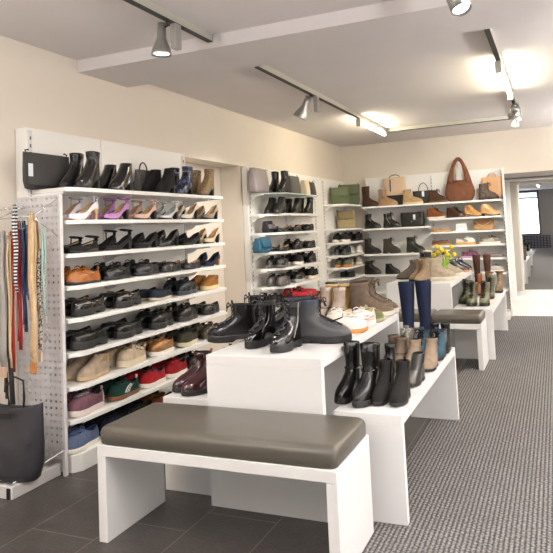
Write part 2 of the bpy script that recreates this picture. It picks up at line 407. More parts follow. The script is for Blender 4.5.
def shoe(kind, label, cat, group, up, sole=None, lin=None, L=.27, W=.102, H=.2, heel=0.0, th=.02, toe=0.0, heelw=.8, topw=1.0, slouch=0,
         laces=None, bow=True, lugs=False, extras=(), block=None, name=None):
    """extras: tuples (what, material)"""
    sole = sole or RUB; lin = lin or LINB
    ls = Last(kind, L, W, H, heel, th, toe, topw, slouch)
    root = thing(name or NAMES[kind], label, cat, group=group)
    phis = [2 * PI * i / NP for i in range(NP)]
    ts = [0, .1, .22, .35, .48, .62, .76, .88, 1.0]
    if ls.tmax > 1: ts += [1.33, 1.66, 2.0] if not slouch else [1.12, 1.25, 1.37, 1.5, 1.62, 1.75, 1.88, 2.0]
    rows = [[ls.P(p, t) for p in phis] for t in ts]
    topr = rows[-1]; ctr = sum(topr, Vector()) / NP
    rim = [v.lerp(ctr, .06) + Vector((0, 0, .0015)) for v in topr]
    b = M(); b.grid(rows + [rim]); u_ = b.build('upper', up, root, smooth=True)
    # lining down to the footbed
    rin = [v.lerp(ctr, .09) for v in topr]
    depth = .07 if ls.boot else None
    low = []
    for i, v in enumerate(rin):
        if ls.boot: low.append(Vector((ctr.x + (v.x - ctr.x) * .72, ctr.y + (v.y - ctr.y) * .72, v.z - depth)))
        else:
            uu = v.x / L + .5; low.append(Vector((v.x, v.y, ls.lift(max(0, min(1, uu))) + th + .006)))
    b = M(); b.grid([rin, low]); b.capring(low); b.build('lining', lin, root, smooth=False)
    # sole
    def outl(k, z, bot=False, alt=False):
        r = []
        for i, p in enumerate(phis):
            v, u = ls.S(p, k * (1.03 if (alt and (i // 1) % 2) else 1))
            r.append(Vector((v.x, v.y, ls.lift(u) + z)))
        return r
    b = M()
    if heel > .012:
        r0, r1, r2 = outl(.97, 0), outl(1.03, th * .5), outl(1.03, th + .002)
        b.grid([r0, r1, r2, outl(.9, th + .003)]); b.capring(r0, True); b.build('sole', sole, root)
        # heel block
        hu = .27; hp = [p for p in phis if .5 + .5 * math.cos(p) <= hu]
        tp = [Vector((ls.S(p, .99)[0].x, ls.S(p, .99)[0].y, ls.lift(ls.S(p)[1]) + .002)) for p in hp]
        c = sum(tp, Vector()) / len(tp); back = -L / 2 + .008
        bt = [Vector(((v.x - back) * heelw + back + (1 - heelw) * .012, v.y * (heelw if heelw > .5 else heelw * .9), 0)) for v in tp]
        md = [v.lerp(w_, .45 if heelw < .5 else .5) * 1.0 for v, w_ in zip(tp, bt)]
        if heelw < .5: md = [Vector(((v.x - back) * (heelw + .12) + back + .004, v.y * (heelw + .1), v.z)) for v, v2 in zip([Vector((a.x, a.y, a.z * .6)) for a in tp], tp)]
        b = M(); n = len(tp)
        for i_, (A, B) in enumerate(((tp, md), (md, bt))): b.grid([B, A])
        k0 = len(b.v); b.v += [tuple(v) for v in bt]; b.f.append(tuple(range(k0, k0 + n))[::-1])
        b.build('heel', block or sole, root)
    else:
        zb = [outl(.97, 0)]
        zb[0] = [Vector((v.x, v.y, v.z if v.x > L * .3 else 0)) for v in zb[0]]
        if lugs:
            r1 = outl(1.05, .010, alt=True); r0 = outl(1.02, 0, alt=True)
            for q in (r0, r1):
                for v in q:
                    uu = v.x / L + .5
                    if .30 < uu < .47: v.z += th * .42
            b.grid([r0, r1, outl(1.07, .012), outl(1.06, th - .003), outl(1.0, th + .004)]); b.capring(r0, True)
        else:
            b.grid([zb[0], outl(1.05, .004), outl(1.06, th * .7), outl(1.03, th + .002), outl(.95, th + .003)]); b.capring(zb[0], True)
        b.build('sole', sole, root)
    if kind == 'loafer' or (kind == 'derby' and L > .25):
        b = M(); b.tube([ls.Q(q, .42 + .30 * (abs(q) / 1.5) ** 2, .0015) for q in [-1.5 + 3.0 * i / 14 for i in range(15)]], .0028, 5); b.build('apron_seam', up, root, smooth=True)
    # laces
    if laces is not None:
        tm = ls.tmax if kind != 'tall_boot' else 1.0
        t0 = .40 if ls.boot else .56
        n = 6 if (ls.boot and tm > 1) else (5 if ls.boot else 4)
        dl = .34 if ls.boot else .42; b = M(); rr = .0034
        tt = [t0 + (tm - .04 - t0) * (i / (n - 1)) ** (1.15) for i in range(n)]
        for i, t in enumerate(tt):
            sgn = 1 if i % 2 else -1
            a_, m_, c_ = ls.Q(dl, t, .003), ls.Q(0, t, .005), ls.Q(-dl, t, .003)
            b.tube([a_, m_, c_], rr, 5)
            if i < n - 1:
                b.tube([ls.Q(dl, t, .004), ls.Q(0, (t + tt[i + 1]) / 2, .007), ls.Q(-dl, tt[i + 1], .004)], rr, 5)
                b.tube([ls.Q(-dl, t, .004), ls.Q(0, (t + tt[i + 1]) / 2, .0075), ls.Q(dl, tt[i + 1], .004)], rr, 5)
        if bow:
            o = ls.Q(0, tt[-1] - .05, .008)
            for sg in (1, -1):
                b.tube([o, o + Vector((.012, .018 * sg, .014)), o + Vector((.02, .036 * sg, .006)), o + Vector((.022, .03 * sg, -.012)), o + Vector((.006, .008 * sg, -.004)), o], rr, 5)
                b.tube([o, o + Vector((.016, .012 * sg, -.012)), o + Vector((.024, .02 * sg, -.034))], rr, 5)
        b.build('laces', laces, root, smooth=True)
        if L >= .285 and ls.boot:
            b = M()
            for t in tt:
                for sg in (1, -1):
                    c = ls.Q(sg * (dl + .06), t, .002); nn = ls.N(sg * (dl + .06), t); a_ = nn.orthogonal().normalized(); b_ = nn.cross(a_)
                    b.tube([c + a_ * (.0045 * math.cos(q)) + b_ * (.0045 * math.sin(q)) for q in [2 * PI * i / 7 for i in range(7)]], .0014, 4, closed=True)
            b.build('eyelets', METAL, root, smooth=True)
        # tongue
        b = M(); T = tm; rw = []
        for k_ in range(4):
            q = k_ / 3
            rw.append([ls.P(ph, T) + Vector((-.004 + .007 * q, 0, -.012 + .034 * q)) for ph in (.5, .25, 0, -.25, -.5)])
        b.grid(rw, closed=False); b.build('tongue', up, root, smooth=True, solid=.003)
    for e in extras:
        w_, m_ = e[0], e[1]
        if w_ == 'gore':
            for sg in (1, -1): patch(ls, root, 'elastic_panel', m_, sg * 1.15, sg * 1.95, .62, ls.tmax - .02)
        elif w_ == 'toecap': patch(ls, root, 'toe_cap', m_, -.75, .75, .03, .5, n=10)
        elif w_ == 'counter': patch(ls, root, 'heel_counter', m_, PI - .7, PI + .7, .05, .97, n=8)
        elif w_ == 'collar': patch(ls, root, 'collar', m_, .55, 2 * PI - .55, ls.tmax - (.14 if ls.tmax == 1 else .3), ls.tmax + .0 - .005, off=.003, n=18, k=3)
        elif w_ == 'stripes':
            for q in (-.0, .16, .32):
                for sg in (1, -1): patch(ls, root, 'side_stripe', m_, sg * (1.25 + q), sg * (1.33 + q), .12, .85, n=1, k=5)
        elif w_ == 'side':
            for sg in (1, -1): patch(ls, root, 'side_panel', m_, sg * 1.0, sg * 2.2, .1, .6)
        elif w_ == 'strap':       # strap over the instep
            b = M(); t = .9 if not ls.boot else .6; b.tube([ls.Q(q, t, .002) for q in (1.4, .9, .5, 0, -.5, -.9, -1.4)], .008, 6, flat=.3)
            b.build('strap', m_, root, smooth=True)
        elif w_ == 'ankle':
            zt = ls.lift(.05) + th + .072; xc = -L / 2 + .05
            b = M(); b.tube([(xc + .04 * math.cos(a), .03 * math.sin(a), zt + .006 * math.cos(a)) for a in [2 * PI * i / 16 for i in range(16)]], .012, 6, flat=.35, closed=True)
            pz = ls.top(PI).z
            b.tube([(-L / 2 + .012, 0, pz - .01), (-L / 2 + .011, 0, zt)], .010, 6)
            b.tube([ls.top(1.9), (xc + .01, .03, zt)], .004, 6)
            b.build('ankle_strap', m_, root, smooth=True)
        elif w_ == 'bit':         # metal bit or chain over the vamp
            b = M(); t = .93 if kind != 'lace_boot' else .5
            for q in (-.5, -.25, 0, .25, .5):
                c = ls.Q(q, t, .004); b.tube([c + Vector((.006 * math.cos(a), .007 * math.sin(a), .003 * math.sin(a))) for a in [2 * PI * i / 8 for i in range(8)]], .0018, 5, closed=True)
            b.build('metal_chain', m_, root, smooth=True)
        elif w_ == 'bow':
            o = ls.Q(0, .97, .004); b = M()
            for sg in (1, -1): b.tube([o, o + Vector((.006, .014 * sg, .007)), o + Vector((.002, .028 * sg, .004)), o + Vector((-.006, .014 * sg, .0)), o], .0035, 5)
            b.build('bow', m_, root, smooth=True)
        elif w_ == 'tassel':
            b = M()
            for sg in (1, -1):
                o = ls.Q(.15 * sg, .95, .004); b.tube([o, o + Vector((.02, .006 * sg, -.006))], [.002, .006], 6)
            b.build('tassel', m_, root, smooth=True)
        elif w_ == 'buckle':
            b = M(); c = ls.Q(1.2, .6 if ls.boot else .8, .005)
            b.tube([c + Vector((.01 * math.cos(a), .003, .008 * math.sin(a))) for a in [2 * PI * i / 8 for i in range(8)]], .002, 5, closed=True)
            b.build('buckle', m_, root, smooth=True)
        elif w_ == 'tab':
            b = M(); v = ls.P(PI, ls.tmax); b.tube([v + Vector((.003, 0, -.012)), v + Vector((-.006, 0, .012)), v + Vector((.002, 0, .016)), v + Vector((.006, 0, -.008))], .007, 6, flat=.25)
            b.build('pull_tab', m_, root, smooth=True)
        elif w_ == 'zip':
            b = M(); b.tube([ls.Q(-1.6, t, .002) for t in [ls.tmax * (i / 8) * .9 + .1 * ls.tmax for i in range(9)]], .003, 5); b.build('zip', m_, root)
        elif w_ == 'cuff':        # fleece or knit cuff
            b = M(); b.tube([ls.Q(p, ls.tmax - .02, .003) for p in phis], .011, 7, closed=True); b.build('cuff', m_, root, smooth=True)
        elif w_ == 'zigzag':
            b = M()
            for sg in (1,):
                b.tube([ls.Q(1.5 + (.12 if i % 2 else -.12), .5 + i * .15, .003) for i in range(9)], .003, 5)
            b.build('embroidery', m_, root)
        elif w_ == 'ring':
            b = M(); b.tube([ls.Q(p, .98, .006) for p in phis], .004, 5, closed=True); b.build('ankle_strap', m_, root)
    return root

def put(o, x, y, z, heading, tilt=0):
    o.location = (x, y, z); o.rotation_euler = (0, 0, heading)
    return o
def second(o, label, x, y, z, heading):
    c = copy_tree(o); c['label'] = label; c.location = (x, y, z); c.rotation_euler = (0, 0, heading); c.scale = (1, -1, 1); return c

def scale_len(L): return L
# ================================================================= SHOP FITTINGS
SHELF = mat('#f1efea', 0.4); PANEL = mat('#efece6', 0.5); STEEL = mat('#dcd8d6', 0.4); GLASSY = mat('#cfdcd6', 0.12)
def upright(parent, x, y, z0, z1, axis='y'):
    """slotted steel upright: a slim profile with a column of dark slots"""
    b = M(); b.box(x - .006, x + .006, y - .014, y + .014, z0, z1) if axis == 'y' else b.box(x - .014, x + .014, y - .006, y + .006, z0, z1)
    nf = len(b.f); z = z0 + .06
    while z < z1 - .03:
        if axis == 'y': b.box(x + .0055, x + .0075, y - .0045, y + .0045, z, z + .022)
        else: b.box(x - .0045, x + .0045, y - .0075, y - .0055, z, z + .022)
        z += .05
    u = b.build('upright', STEEL, parent); u.data.materials.append(mat('#4a4744', .8))
    for p in u.data.polygons:
        if p.index >= nf: p.material_index = 1
    return u
def shelf(parent, poly, z, brackets, th=.026, m=None, dx=(1, 0)):
    b = M(); b.prism(poly, z - th, z); s = b.build('shelf', m or SHELF, parent, bevel=.002)
    for (x, y, ln) in brackets:
        b = M(); ex, ey = dx
        prof = [(0, 0), (ln, 0), (ln, -.012), (ln * .45, -.022), (ln * .28, -.05), (0, -.065)]
        t = .004
        vs = []
        for sg in (-1, 1):
            for (a, c) in prof: vs.append((x + ex * a + ey * t * sg, y + ey * a + ex * t * sg, z - th + c))
        n = len(prof)
        b.add(vs, [tuple(range(n)), tuple(range(n, 2 * n))[::-1]] + [(i, (i + 1) % n, n + (i + 1) % n, n + i) for i in range(n)])
        b.build('bracket', SHELF, s)
    return s
XF, XP = -2.76, -3.09
ROWZ = [1.735, 1.53, 1.32, 1.12, .92, .71, .51, .31, .105]
u1 = thing('shelving_unit', 'long white wall shelving with nine tiers of shoes behind the belt rack', 'shelving', (-3.0, 3.9, 0))
def in_(o, p): o.parent = p; o.matrix_parent_inverse = Matrix.Translation(-Vector(p.location)); return o
def par(p):
    """children are built in world coordinates: bind them to their thing"""
    for o in col.objects:
        if o.parent == p and o.get('_b') is None:
            o.matrix_parent_inverse = Matrix.Translation(-Vector(p.location))
for y0, y1 in ((2.945, 3.64), (3.646, 4.74)):
    boxo('back_panel', PANEL, u1, XL + .005, XP, y0, y1, .0, 2.14, .002)
for y in (2.965, 4.725): upright(u1, XP + .006, y, .1, 2.12)
for i, z in enumerate(ROWZ[:-1]):
    shelf(u1, [(XP, 2.965), (-2.80, 2.965), (XF, 3.045), (XF, 4.86), (XP + .1, 4.9), (XP, 4.9)], z, [(XP + .012, 2.975, .25), (XP + .012, 3.643, .25), (XP + .012, 4.72, .25)])
b = M(); b.prism([(XP, 2.965), (-2.80, 2.965), (XF, 3.02), (XF, 4.86), (XP, 4.9)], 0, ROWZ[-1]); b.build('base_shelf', SHELF, u1, bevel=.003)
par(u1)
# unit 2
U2Z = []
for px, py in ((300, 193.6), (300, 213.3), (300, 231.2), (300, 249.6), (300, 265.4), (300, 283.2), (300, 300.5)): U2Z.append(on_x(px, py, XF).z)
u2 = thing('shelving_unit', 'white wall shelving under the grey handbags, second section along the left wall', 'shelving', (-3.0, 7.0, 0))
for y0, y1 in ((6.04, 7.05), (7.056, 8.36)): boxo('back_panel', PANEL, u2, XL + .005, XP - .03, y0, y1, 0, 2.14, .002)
for y in (6.07, 7.053, 8.06): upright(u2, XP - .024, y, .1, 2.1)
for i, z in enumerate(U2Z):
    shelf(u2, [(XP - .03, 6.05), (-3.0, 6.05), (XF, 6.3), (XF, 7.28), (-2.9, 7.6), (XP - .03, 8.05)], z, [(XP - .012, 6.075, .16), (XP - .012, 7.05, .27)],
          m=GLASSY if i == 0 else None, th=.012 if i == 0 else .026)
b = M(); b.prism([(XP - .03, 6.05), (-3.0, 6.05), (XF, 6.3), (XF, 7.28), (XP - .03, 8.05)], 0, .105); b.build('base_shelf', SHELF, u2, bevel=.003)
par(u2)
# unit 3
U3Z = []
for px, py in ((355, 204.3), (355, 228), (355, 241.3), (355, 254), (355, 266), (355, 277)): U3Z.append(on_x(px, py, -2.8).z)
u3 = thing('shelving_unit', 'short white corner shelving carrying the green and khaki satchels', 'shelving', (-3.0, 8.9, 0))
boxo('back_panel', PANEL, u3, XL + .005, XP - .03, 8.37, 9.46, 0, 2.14, .002)
for y in (8.42, 9.42): upright(u3, XP - .024, y, .1, 2.1)
for z in U3Z:
    shelf(u3, [(XP - .03, 8.4), (-2.98, 8.4), (-2.8, 8.5), (-2.8, 9.44), (XP - .03, 9.44)], z, [(XP - .012, 8.43, .16), (XP - .012, 9.40, .25)])
b = M(); b.prism([(XP - .03, 8.4), (-2.8, 8.5), (-2.8, 9.44), (XP - .03, 9.44)], 0, .105); b.build('base_shelf', SHELF, u3)
par(u3)
# unit 4 on the back wall
YP, YS = 9.5, 9.15
u4 = thing('shelving_unit', 'white shelving across the back wall holding boots, bags and single shoes', 'shelving', (-1.7, 9.4, 0))
for x0, x1 in ((-2.79, -1.735), (-1.73, -.67)): boxo('back_panel', PANEL, u4, x0, x1, YP, YB - .005, 0, 2.17, .002)
for x in (-2.77, -1.732, -.70): upright(u4, x, YP - .006, .1, 2.14, 'x')
def shelf4(x0, x1, z): shelf(u4, [(x0, YP), (x0, YS), (x1 - .06, YS), (x1, YS + .08), (x1, YP)], z, [(x0 + .012, YP - .012, .28), (x1 - .012, YP - .012, .28)], dx=(0, -1))
shelf4(-2.77, -.69, 1.705)
C1 = [1.365, .975, .66, .4]; C2 = [1.47, 1.27, 1.07, .875, .66, .42]
for z in C1: shelf4(-2.77, -1.745, z)
for z in C2: shelf4(-1.735, -.69, z)
boxo('base_shelf', SHELF, u4, -2.77, -.69, YS, YP, 0, .105, .003)
# perforated end panel
def perforated(name, parent, x0, x1, z0, z1, y, pitch, hole, m, axis='x'):
    b = M(); nx = int(round((x1 - x0) / pitch)); nz = int(round((z1 - z0) / pitch)); xs = [x0]; zs = [z0]
    for i in range(nx): a = x0 + i * pitch + (pitch - hole) / 2; xs += [a, a + hole]
    for i in range(nz): a = z0 + i * pitch + (pitch - hole) / 2; zs += [a, a + hole]
    xs.append(x1); zs.append(z1)
    for c in zs:
        for a in xs: b.v.append((a, y, c) if axis == 'x' else (y, a, c))
    k = len(xs)
    for j in range(len(zs) - 1):
        for i in range(k - 1):
            if i % 2 and j % 2: continue
            b.f.append((j * k + i, j * k + i + 1, (j + 1) * k + i + 1, (j + 1) * k + i))
    return b.build(name, m, parent, solid=.003)
perforated('end_panel', u4, YS, YP + .0, .105, 2.17, -.668, .05, .018, PANEL, 'y')
par(u4)

def bench(label, x0, x1, y0, y1, z=.44, group=None, x_c=None):
    t = thing('upholstered_bench', label, 'bench', ((x0 + x1) / 2, (y0 + y1) / 2, 0), 0, group)
    boxo('seat_board', WHITE, t, x0, x1, y0, y1, z - .05, z, .003)
    boxo('leg_panel', WHITE, t, x0, x0 + .048, y0, y1, 0, z - .05, .003); boxo('leg_panel', WHITE, t, x1 - .048, x1, y0, y1, 0, z - .05, .003)
    m = mat('#5a554c', .33, bump=.08); b = M(); e = .004
    # padded cushion: rounded slab
    rows = []
    for zz, ins in ((0, .006), (.006, 0), (.055, -.002), (.072, .004), (.08, .014), (.084, .05)):
        r = []
        for i in range(40):
            a = 2 * PI * i / 40; c, s_ = math.cos(a), math.sin(a)
            hx, hy = (x1 - x0) / 2 - e - ins, (y1 - y0) / 2 - e - ins
            r.append(((x0 + x1) / 2 + hx * math.copysign(abs(c) ** .09, c), (y0 + y1) / 2 + hy * math.copysign(abs(s_) ** .09, s_), z + zz))
        rows.append(r)
    n = b.grid(rows); k = len(rows); b.f.append(tuple(n + (k - 1) * 40 + i for i in range(40))); b.f.append(tuple(n + i for i in range(40))[::-1])
    c = b.build('cushion', m, t, smooth=True)
    par(t); return t
bench('long white bench with grey leather cushion in the foreground', -2.06, -.87, 2.345, 2.80)
bench('small white bench with grey cushion at the aisle, before the olive boots', -1.19, -.72, 6.06, 6.50, .43)
bench('small bench with grey cushion half hidden behind the tall navy boots', -1.74, -1.2, 6.13, 6.52, .43)
def table(label, x0, x1, y0, y1, z, th=.05):
    t = thing('display_table', label, 'table', ((x0 + x1) / 2, (y0 + y1) / 2, 0), 0, None)
    boxo('tabletop', WHITE, t, x0, x1, y0, y1, z - th, z, .003)
    boxo('leg_panel', WHITE, t, x0, x1, y0, y0 + .04, 0, z - th, .002); boxo('leg_panel', WHITE, t, x0, x1, y1 - .04, y1, 0, z - th, .002)
    par(t); return t
table('tall white display table in the middle, with black lace-up boots on its front', -1.745, -1.10, 2.825, 4.43, .77)
table('low white display table at the aisle under black and taupe boots', -1.075, -.735, 2.90, 4.56, .505)
table('low white display table with the burgundy boots, left of the tall one', -2.10, -1.75, 2.93, 4.56, .505)
table('far tall white display table carrying beige boots and yellow tulips', -1.75, -1.06, 6.56, 8.28, .77)
table('far low white display table under olive and brown boots', -1.055, -.66, 6.55, 8.33, .505)

# ---------------------------------------------------------------- belt rack
rk = thing('belt_rack', 'perforated grey metal rack hung with belts at the left edge', 'rack', (-3.0, 2.75, 0))
GM = mat('#d2cfcf', .45)
perforated('perforated_panel', rk, -3.18, -2.82, .09, 1.69, 2.935, .04, .0135, GM)
boxo('post', STEEL, rk, -2.822, -2.80, 2.915, 2.94, .0, 1.69, .002)
boxo('base_tray', STEEL, rk, -3.185, -2.865, 2.585, 2.91, .0, .05, .004); boxo('base_rim', STEEL, rk, -2.88, -2.85, 2.57, 2.93, .0, .068, .004)
boxo('base_rim', STEEL, rk, -3.185, -2.88, 2.57, 2.588, .0, .068, .004)
boxo('corner_cap', mat('#1b1b1b', .5), rk, -2.885, -2.862, 2.562, 2.571, .004, .06)
b = M(); b.tube([(-3.15, 2.70, 1.55), (-2.80, 2.70, 1.55)], .0045, 8); b.tube([(-2.80, 2.70, 1.55), (-2.82, 2.93, 1.67)], .0035, 8); b.tube([(-2.80, 2.70, 1.55), (-2.83, 2.93, 1.43)], .0035, 8)
b.tube([(-3.1, 2.70, 1.55), (-3.1, 2.93, 1.62)], .0035, 8)
for i in range(9): b.tube([(-3.12 + i * .038, 2.93, 1.62), (-3.12 + i * .038, 2.66, 1.60), (-3.12 + i * .038, 2.65, 1.615)], .002, 6)
b.build('hook_bar', CHROME, rk, smooth=True)
b = M(); b.tube([(-2.88, 2.60, .075), (-2.80, 2.92, .16)], .003, 6); b.build('wire_guard', CHROME, rk)
par(rk)
BN = [0]
def belt(label, px, wpx, y0, y1, m, Y=2.68, tip=None, buckle=METAL, thick=.003):
    Y += .03 * (BN[0] % 2); BN[0] += 1
    a = on_y(px, y0, Y); e = on_y(px, y1, Y); w_ = wpx / 175 / 2
    t = thing('belt', label, 'belt', (a.x, Y, e.z), 0, 'belts hanging on the rack'); b = M()
    h = a.z - e.z
    for sg, ln in ((1, h), (-1, h * .93)):
        rows = []
        for k in range(13):
            z = h - ln * k / 12; sw = .004 * math.sin(k * .9 + px)
            rows.append([(-w_ + sw, sg * (.006 + .004 * math.sin(k * .5)) + .0, z), (w_ + sw, sg * (.006 + .004 * math.sin(k * .5)), z)])
        b.grid(rows, closed=False)
    b.grid([[(-w_, .006, h), (w_, .006, h)], [(-w_, .0, h + .006), (w_, 0, h + .006)], [(-w_, -.006, h), (w_, -.006, h)]], closed=False)
    b.build('strap', m, t, smooth=True, solid=thick)
    b = M(); c = Vector((0, -.012, h - .02)); q = w_ + .005
    b.tube([c + Vector((-q, 0, .02)), c + Vector((q, 0, .02)), c + Vector((q, 0, -.02)), c + Vector((-q, 0, -.02))], .0022, 6, closed=True); b.tube([c + Vector((0, 0, .02)), c + Vector((0, -.003, -.02))], .0015, 6)
    b.build('buckle', buckle, t, smooth=True)
    if tip:
        b = M(); b.box(-w_ * 1.05, w_ * 1.05, -.012, .0, -.03, .03); b.build('belt_tip', tip, t, bevel=.003)
    return t
belt('wide pale grey woven belt, leftmost on the rack', 1.5, 9, 232, 372, mat('#b9b4ae', .8, kind='weave', c2='#8f8a85', scale=60), tip=mat('#c8a890', .5))
belt('dark brown leather belt with rounded tip behind the grey woven one', 4.5, 4.5, 300, 399, leather('#5a2c18'), Y=2.74)
belt('cream and gold thin belt beside the bright red one', 8.6, 2.6, 236, 368, leather('#d9bd93'))
belt('bright red narrow belt on the left of the rack', 11.4, 3.0, 232, 372, leather('#c4342a'))
belt('black and white striped elastic belt', 14.6, 3.6, 206, 292, mat('#f0f0f0', .7, kind='weave', c2='#1b1b22', scale=16), Y=2.66)
belt('deep red leather belt between striped and navy ones', 18.2, 4.4, 222, 350, leather('#9c1f26'))
belt('navy blue belt hanging next to the deep red one', 23.2, 4.4, 222, 332, leather('#2c3f78'))
belt('slate blue belt beside the wide tan one', 27, 3.0, 226, 300, leather('#6473a6'))
belt('wide tan fabric belt with cognac tip', 31.2, 7.2, 214, 368, mat('#d8bd95', .6, kind='noise', c2='#c5a479', scale=20), tip=leather('#b3712f'), Y=2.66)
belt('light brown belt right of the wide tan one', 36.4, 2.6, 222, 318, leather('#b08a5c'))
belt('black and white snake print belt with tan tip', 39, 4.2, 250, 356, mat('#d8d0c4', .6, kind='camo', c2='#38332e', scale=90), tip=leather('#cdb39a'), Y=2.70)
belt('thin mint green belt, rightmost on the rack', 42.6, 2.4, 228, 316, leather('#b5d4cb'))
def chain(label, px, y0, y1, Y=2.69):
    a = on_y(px, y0, Y); e = on_y(px, y1, Y); t = thing('chain_belt', label, 'belt', (a.x, Y, e.z), 0); b = M(); n = 26; h = a.z - e.z
    for i in range(n):
        z = h * (i + .5) / n
        b.tube([((.006 * math.cos(q) if i % 2 else 0), (0 if i % 2 else .006 * math.cos(q)), z + h / n * .62 * math.sin(q)) for q in [2 * PI * j / 8 for j in range(8)]], .0016, 5, closed=True)
    b.build('chain_links', CHROME, t, smooth=True)
chain('silver chain belt dangling at the right of the rack', 45, 262, 340)
chain('fine silver chain belt below the tan belt', 29.5, 372, 392)

# ---------------------------------------------------------------- bags
def bag(label, name, w, d, h, m, x, y, z, rz, topd=.35, topw=.97, botw=.9, crumple=.0, handles=None, flap=None, tag_=None, trim=None, cat='handbag', group=None, exp=.35, extras=(), hh=.12, sag=0):
    t = thing(name, label, cat, (x, y, z), rz, group); b = M(); rows = []; NN = 36; L_ = 10
    def dims(q):
        ww = (botw + (1 - botw) * sstep(0, .25, q)) * (1 + (topw - 1) * q)
        dd = (1 - (1 - topd) * q ** 1.6) * (.9 + .1 * math.sin(PI * q))
        return w / 2 * ww, d / 2 * dd
    def pt(a, q, off=0):
        hw, hd = dims(q); c, s_ = math.cos(a), math.sin(a)
        zz = h * q - sag * q * math.cos(a) ** 2 * 0 - sag * q * (1 - abs(c) ** 2)
        n = crumple * (math.sin(a * 5 + q * 9 + w * 50) * .6 + math.sin(a * 3 - q * 14) * .4) * math.sin(PI * min(1, q * 1.1))
        return Vector(((hw + off) * math.copysign(abs(c) ** exp, c), (hd + off + n) * math.copysign(abs(s_) ** (exp * 1.4), s_), zz))
    qs = [0, .03, .1, .22, .36, .5, .64, .78, .9, .97, 1.0]
    for q in qs:
        r = [pt(2 * PI * i / NN, q, -.012 if q in (0, ) else 0) for i in range(NN)]; rows.append(r)
    rows.append([v * 1.0 for v in [Vector((p.x * .97, p.y * .6, p.z - .012)) for p in rows[-1]]])
    n = b.grid(rows); k = len(rows); b.f.append(tuple(n + (k - 1) * NN + i for i in range(NN))); b.f.append(tuple(n + i for i in range(NN))[::-1])
    b.build('body', m, t, smooth=True)
    tm = trim or m
    def front(q0, q1, x0, x1, nm, mm, off=.004, round_=0):
        bb = M(); rws = []
        for j in range(7):
            q = q0 + (q1 - q0) * j / 6; hw, hd = dims(q); f = 1.0
            if round_: f = 1 - round_ * (1 - min(1, j / 2.5)) ** 2
            rws.append([(hw * (x0 + (x1 - x0) * i / 8) * f, -(hd + off + abs(crumple) * .8), h * q - sag * q * (1 - ((x0 + (x1 - x0) * i / 8)) ** 2)) for i in range(9)])
        bb.grid(rws[::-1], closed=False); return bb.build(nm, mm, t, smooth=True, solid=.003)
    if flap: front(*flap[:2], -.9, .9, 'flap', flap[2] if len(flap) > 2 else tm, .006, .1)
    hd1 = dims(1)[1]
    if handles == 'loop':
        for sy in (-1, 1):
            bb = M(); hw = w * .2
            bb.tube([(-hw, sy * hd1 * .7, h * .93), (-hw, sy * hd1 * .7, h + hh * .3)] + [(-hw * math.cos(PI * i / 8), sy * hd1 * .7, h + hh * .3 + hh * .7 * math.sin(PI * i / 8)) for i in range(9)][1:-1] + [(hw, sy * hd1 * .7, h + hh * .3), (hw, sy * hd1 * .7, h * .93)], .005, 7)
            bb.build('handle', tm, t, smooth=True)
    elif handles == 'strap':
        bb = M(); hw = w * .42
        bb.tube([(-hw, 0, h - .02), (-hw * .9, -hd1 - .01, h * .9), (-hw * .5, -d / 2 - .01, h * .55), (0, -d / 2 - .014, h * .42), (hw * .5, -d / 2 - .01, h * .6), (hw * .9, -hd1 - .01, h * .92), (hw, 0, h - .02)], .007, 6, flat=.4)
        bb.build('shoulder_strap', tm, t, smooth=True)
    elif handles == 'single':
        bb = M(); hw = w * .25
        bb.tube([(-hw * math.cos(PI * i / 10), 0, h - .01 + hh * math.sin(PI * i / 10)) for i in range(11)], .006, 7); bb.build('handle', tm, t, smooth=True)
    elif handles == 'ears':
        bb = M()
        for sx in (-1, 1): bb.tube([(sx * w * .44, 0, h * .9), (sx * w * .47, 0, h + .012), (sx * w * .40, 0, h + .016)], .006, 6)
        bb.build('strap_loops', tm, t, smooth=True)
    if tag_:
        bb = M(); bb.box(tag_[0] * w - .018, tag_[0] * w + .018, -(d / 2 + .012), -(d / 2 + .010), h * tag_[1] - .04, h * tag_[1] + .04); bb.build('price_tag', mat('#e8ecf0', .6), t)
    for e in extras:
        if e[0] == 'band': front(e[1], e[2], -1, 1, 'band', e[3])
        elif e[0] == 'pocket': front(e[1], e[2], e[3], e[4], 'pocket', e[5], .009)
        elif e[0] == 'stud':
            bb = M(); q = e[1]; hd = dims(q)[1]; bb.lathe([(.0, 0), (.008, .0), (.008, .004), (.0, .005)], 10, (0, 0, 0), cap=False)
            bb.v = [(v[0] + e[2] * w, -(hd + .016 + v[2]), v[1] + h * q) for v in bb.v]; bb.build('clasp', e[3], t)
        elif e[0] == 'belt':
            front(e[1] - .03, e[1] + .03, -.95, .95, 'belt_strap', e[2], .01)
        elif e[0] == 'strapv': front(e[1], e[2], e[3] - .05, e[3] + .05, 'closure_strap', e[4], .012)
    return t
R90 = PI / 2
def on_left(px, X, z): return (X, y_at(px, X, z), z)
def on_back(px, Y, z): return (x_at(px, Y, z), Y, z)

BLK = '#1d1c1c'
z = ROWZ[0] + .001
x, y, z = on_left(51, -3.04, z)
bag('large flat black clutch with white tag, first on the top shelf', 'clutch_bag', .38, .06, .235, mat('#454340', .8, bump=.3), x, y - .03, z, R90, .25, 1.03, .92, .003, 'ears', tag_=(-.46, .5), extras=(('band', .0, .12, mat('#232221', .6)),))
x, y, z = on_left(144, -3.02, z)
bag('black woven handbag with thin handle between boots, top shelf', 'handbag', .20, .09, .2, mat('#1c1b1b', .6, kind='cells', c2='#4a4742', scale=70, bump=.5), x, y, z, R90, .5, .9, .95, 0, 'single', hh=.07)
